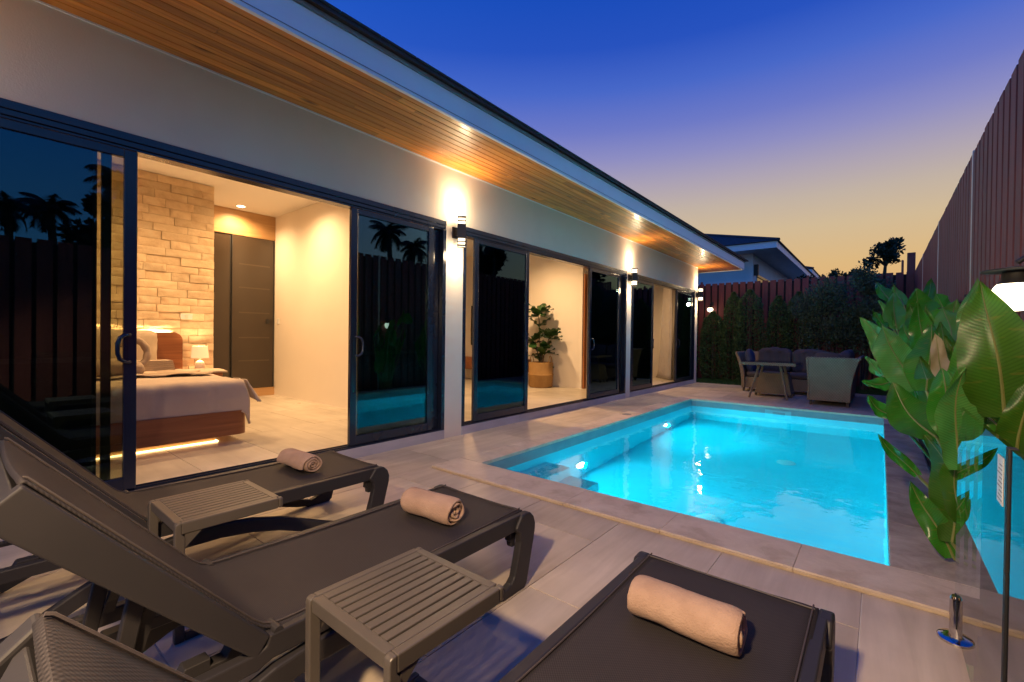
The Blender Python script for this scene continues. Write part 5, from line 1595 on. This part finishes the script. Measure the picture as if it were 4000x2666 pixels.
# braided edges
def braid(path, r=0.02):
    mb = MB()
    mb.tube(path, [r * (1 + 0.22 * math.sin(k * 2.1)) for k in range(len(path))], 7)
    obj('braided_edge', mb, MT['wicker'], sofa, smooth=True)
def lin(a, b, n_=40): return [tuple(Vector(a).lerp(Vector(b), k / n_)) for k in range(n_ + 1)]
braid(lin((-1.075, 10.18, ZT), (-0.26, 10.18, ZT)))
braid(lin((-1.04, 10.16, ZB), (-1.03, 10.155, 0.4), 16) + lin((-1.03, 10.155, 0.4), (-1.07, 10.155, ZT), 24))
braid(lin((-2.47, 11.70, ZB), (-2.48, 11.70, 0.45), 20) + [(-2.49 - 0.15 * (k / 14) ** 1.6, 11.70, 0.45 + 0.45 * k / 14) for k in range(1, 15)])
braid(lin((-2.65, 11.70, 0.90), (-2.65, 12.5, 0.90), 24) + lin((-2.6, 12.58, 0.90), (-0.5, 12.58, 0.90), 80), 0.022)
braid(lin((-0.28, 10.2, ZT), (-0.28, 12.45, ZT), 80), 0.022)
# seat bases
obj('seat_base', MB().box(-2.45, -0.48, 11.72, 12.41, ZB, 0.34), MT['wicker'], sofa, bevel=0.008)
obj('seat_base', MB().box(-1.03, -0.48, 10.22, 11.718, ZB, 0.34), MT['wicker_y'], sofa, bevel=0.008)
for (x, y) in ((-2.48, 11.74), (-2.48, 12.40), (-1.0, 10.20), (-0.44, 10.20), (-0.44, 12.40), (-1.0, 11.76)):
    obj('leg', MB().box(x - 0.022, x + 0.022, y - 0.022, y + 0.022, 0.001, ZB + 0.01), MT['bark'], sofa, bevel=0.003)
def cushion(name, x0, x1, y0, y1, z0, z1, label, mat='cushion', r=0.07, puff=0.25, sd=0.0, tufts=None, lean=None):
    o = soft_box(name, x0, x1, y0, y1, z0, z1, MT[mat], None, r, puff, 0.012, sd=sd)
    if lean:
        c_ = Vector(((x0 + x1) / 2, (y0 + y1) / 2, z0))
        for v in o.data.vertices:
            v.co.x += (v.co.z - z0) * lean[0]; v.co.y += (v.co.z - z0) * lean[1]
    if tufts:
        ax, n_ = tufts
        for v in o.data.vertices:
            for k in range(n_):
                a = ((x0, x1), (y0, y1))[ax]
                cpos = a[0] + (a[1] - a[0]) * (k + 1) / (n_ + 1)
                dd = abs(v.co[ax] - cpos)
                f = math.exp(-(dd / 0.018) ** 2)
                if ax == 0: v.co.y += 0.035 * f * (1 if v.co.y < (y0 + y1) / 2 else -1)
                else: v.co.x += 0.035 * f * (1 if v.co.x < (x0 + x1) / 2 else -1)
                if v.co.z > z1 - 0.06: v.co.z -= 0.018 * f
    tag(o, label, 'cushion', 'sofa cushions')
    return o
cushion('seat_cushion', -2.43, -1.70, 11.70, 12.36, 0.342, 0.46, 'left seat cushion on the far run of the wicker sofa', sd=1)
cushion('seat_cushion', -1.69, -1.05, 11.70, 12.36, 0.342, 0.46, 'middle seat cushion on the far run of the wicker sofa', sd=2)
cushion('seat_cushion', -1.03, -0.52, 10.25, 12.36, 0.342, 0.46, 'long seat cushion on the near run of the wicker sofa', sd=3)
cushion('back_cushion', -2.30, -1.60, 12.20, 12.40, 0.47, 0.975, 'tufted back cushion at the left of the wicker sofa', sd=4, tufts=(0, 2), lean=(0, 0.18))
cushion('back_cushion', -1.58, -0.90, 12.20, 12.40, 0.47, 0.955, 'tufted back cushion at the middle of the wicker sofa', sd=5, tufts=(0, 2), lean=(0, 0.18))
cushion('back_cushion', -0.70, -0.50, 11.35, 12.15, 0.47, 0.965, 'tufted back cushion at the far end of the near run', sd=6, tufts=(1, 2), lean=(0.2, 0))
cushion('back_cushion', -0.70, -0.50, 10.40, 11.33, 0.47, 0.965, 'tufted back cushion nearest the pool on the near run', sd=7, tufts=(1, 2), lean=(0.2, 0))
cushion('side_cushion', -2.44, -2.28, 11.76, 12.16, 0.47, 0.93, 'navy side cushion leaning on the left sofa arm', 'cushion_blue', sd=8, lean=(-0.12, 0))
cushion('side_cushion', -1.0, -0.55, 10.27, 10.43, 0.47, 0.94, 'dark side cushion behind the near sofa end panel', 'cushion', sd=9)
tb = thing('garden_table', (-1.77, 10.85, 0), 'wicker rimmed garden table with splayed legs in front of the sofa', 'table')
obj('table_rim', MB().box(-2.28, -1.28, 10.42, 10.46, 0.685, 0.745).box(-2.28, -1.28, 11.26, 11.30, 0.685, 0.745).box(-2.28, -2.24, 10.461, 11.259, 0.685, 0.745).box(-1.32, -1.28, 10.461, 11.259, 0.685, 0.745), MT['wicker'], tb, bevel=0.006)
obj('table_glass', MB().box(-2.275, -1.285, 10.425, 11.295, 0.7465, 0.7525), MT['gloss_black'], tb, bevel=0.002)
obj('table_panel', MB().box(-2.239, -1.321, 10.461, 11.259, 0.70, 0.72), MT['wicker'], tb)
for (sx, sy) in ((-1, -1), (1, -1), (-1, 1), (1, 1)):
    bx_, by_ = -1.77 + sx * 0.345, 10.845 + sy * 0.355
    tx_, ty_ = -1.77 + sx * 0.19, 10.86 + sy * 0.22
    obj('leg', MB().tube([(bx_, by_, 0.001), (tx_, ty_, 0.70)], [0.020, 0.026], 10), MT['wicker'], tb, smooth=True)
ot = thing('wicker_stool', (-1.75, 11.1, 0), 'tapered wicker stool standing under the garden table', 'stool')
bs = [(-2.10, 10.98), (-1.42, 10.98), (-1.42, 11.45), (-2.10, 11.45)]
tp_ = [(-2.02, 11.02), (-1.50, 11.02), (-1.50, 11.41), (-2.02, 11.41)]
obj('body', MB().add([(p[0], p[1], 0.06) for p in bs] + [(p[0], p[1], 0.50) for p in tp_], [(0, 3, 2, 1), (4, 5, 6, 7), (0, 1, 5, 4), (1, 2, 6, 5), (2, 3, 7, 6), (3, 0, 4, 7)]), MT['wicker'], ot, bevel=0.01)
for (x, y) in bs:
    obj('leg', MB().box(x * 0.96 - 0.07 - 0.02, x * 0.96 - 0.07 + 0.02, y - 0.0 + (0.04 if y < 11.2 else -0.04) - 0.02, y + (0.04 if y < 11.2 else -0.04) + 0.02, 0.001, 0.08), MT['bark'], ot)
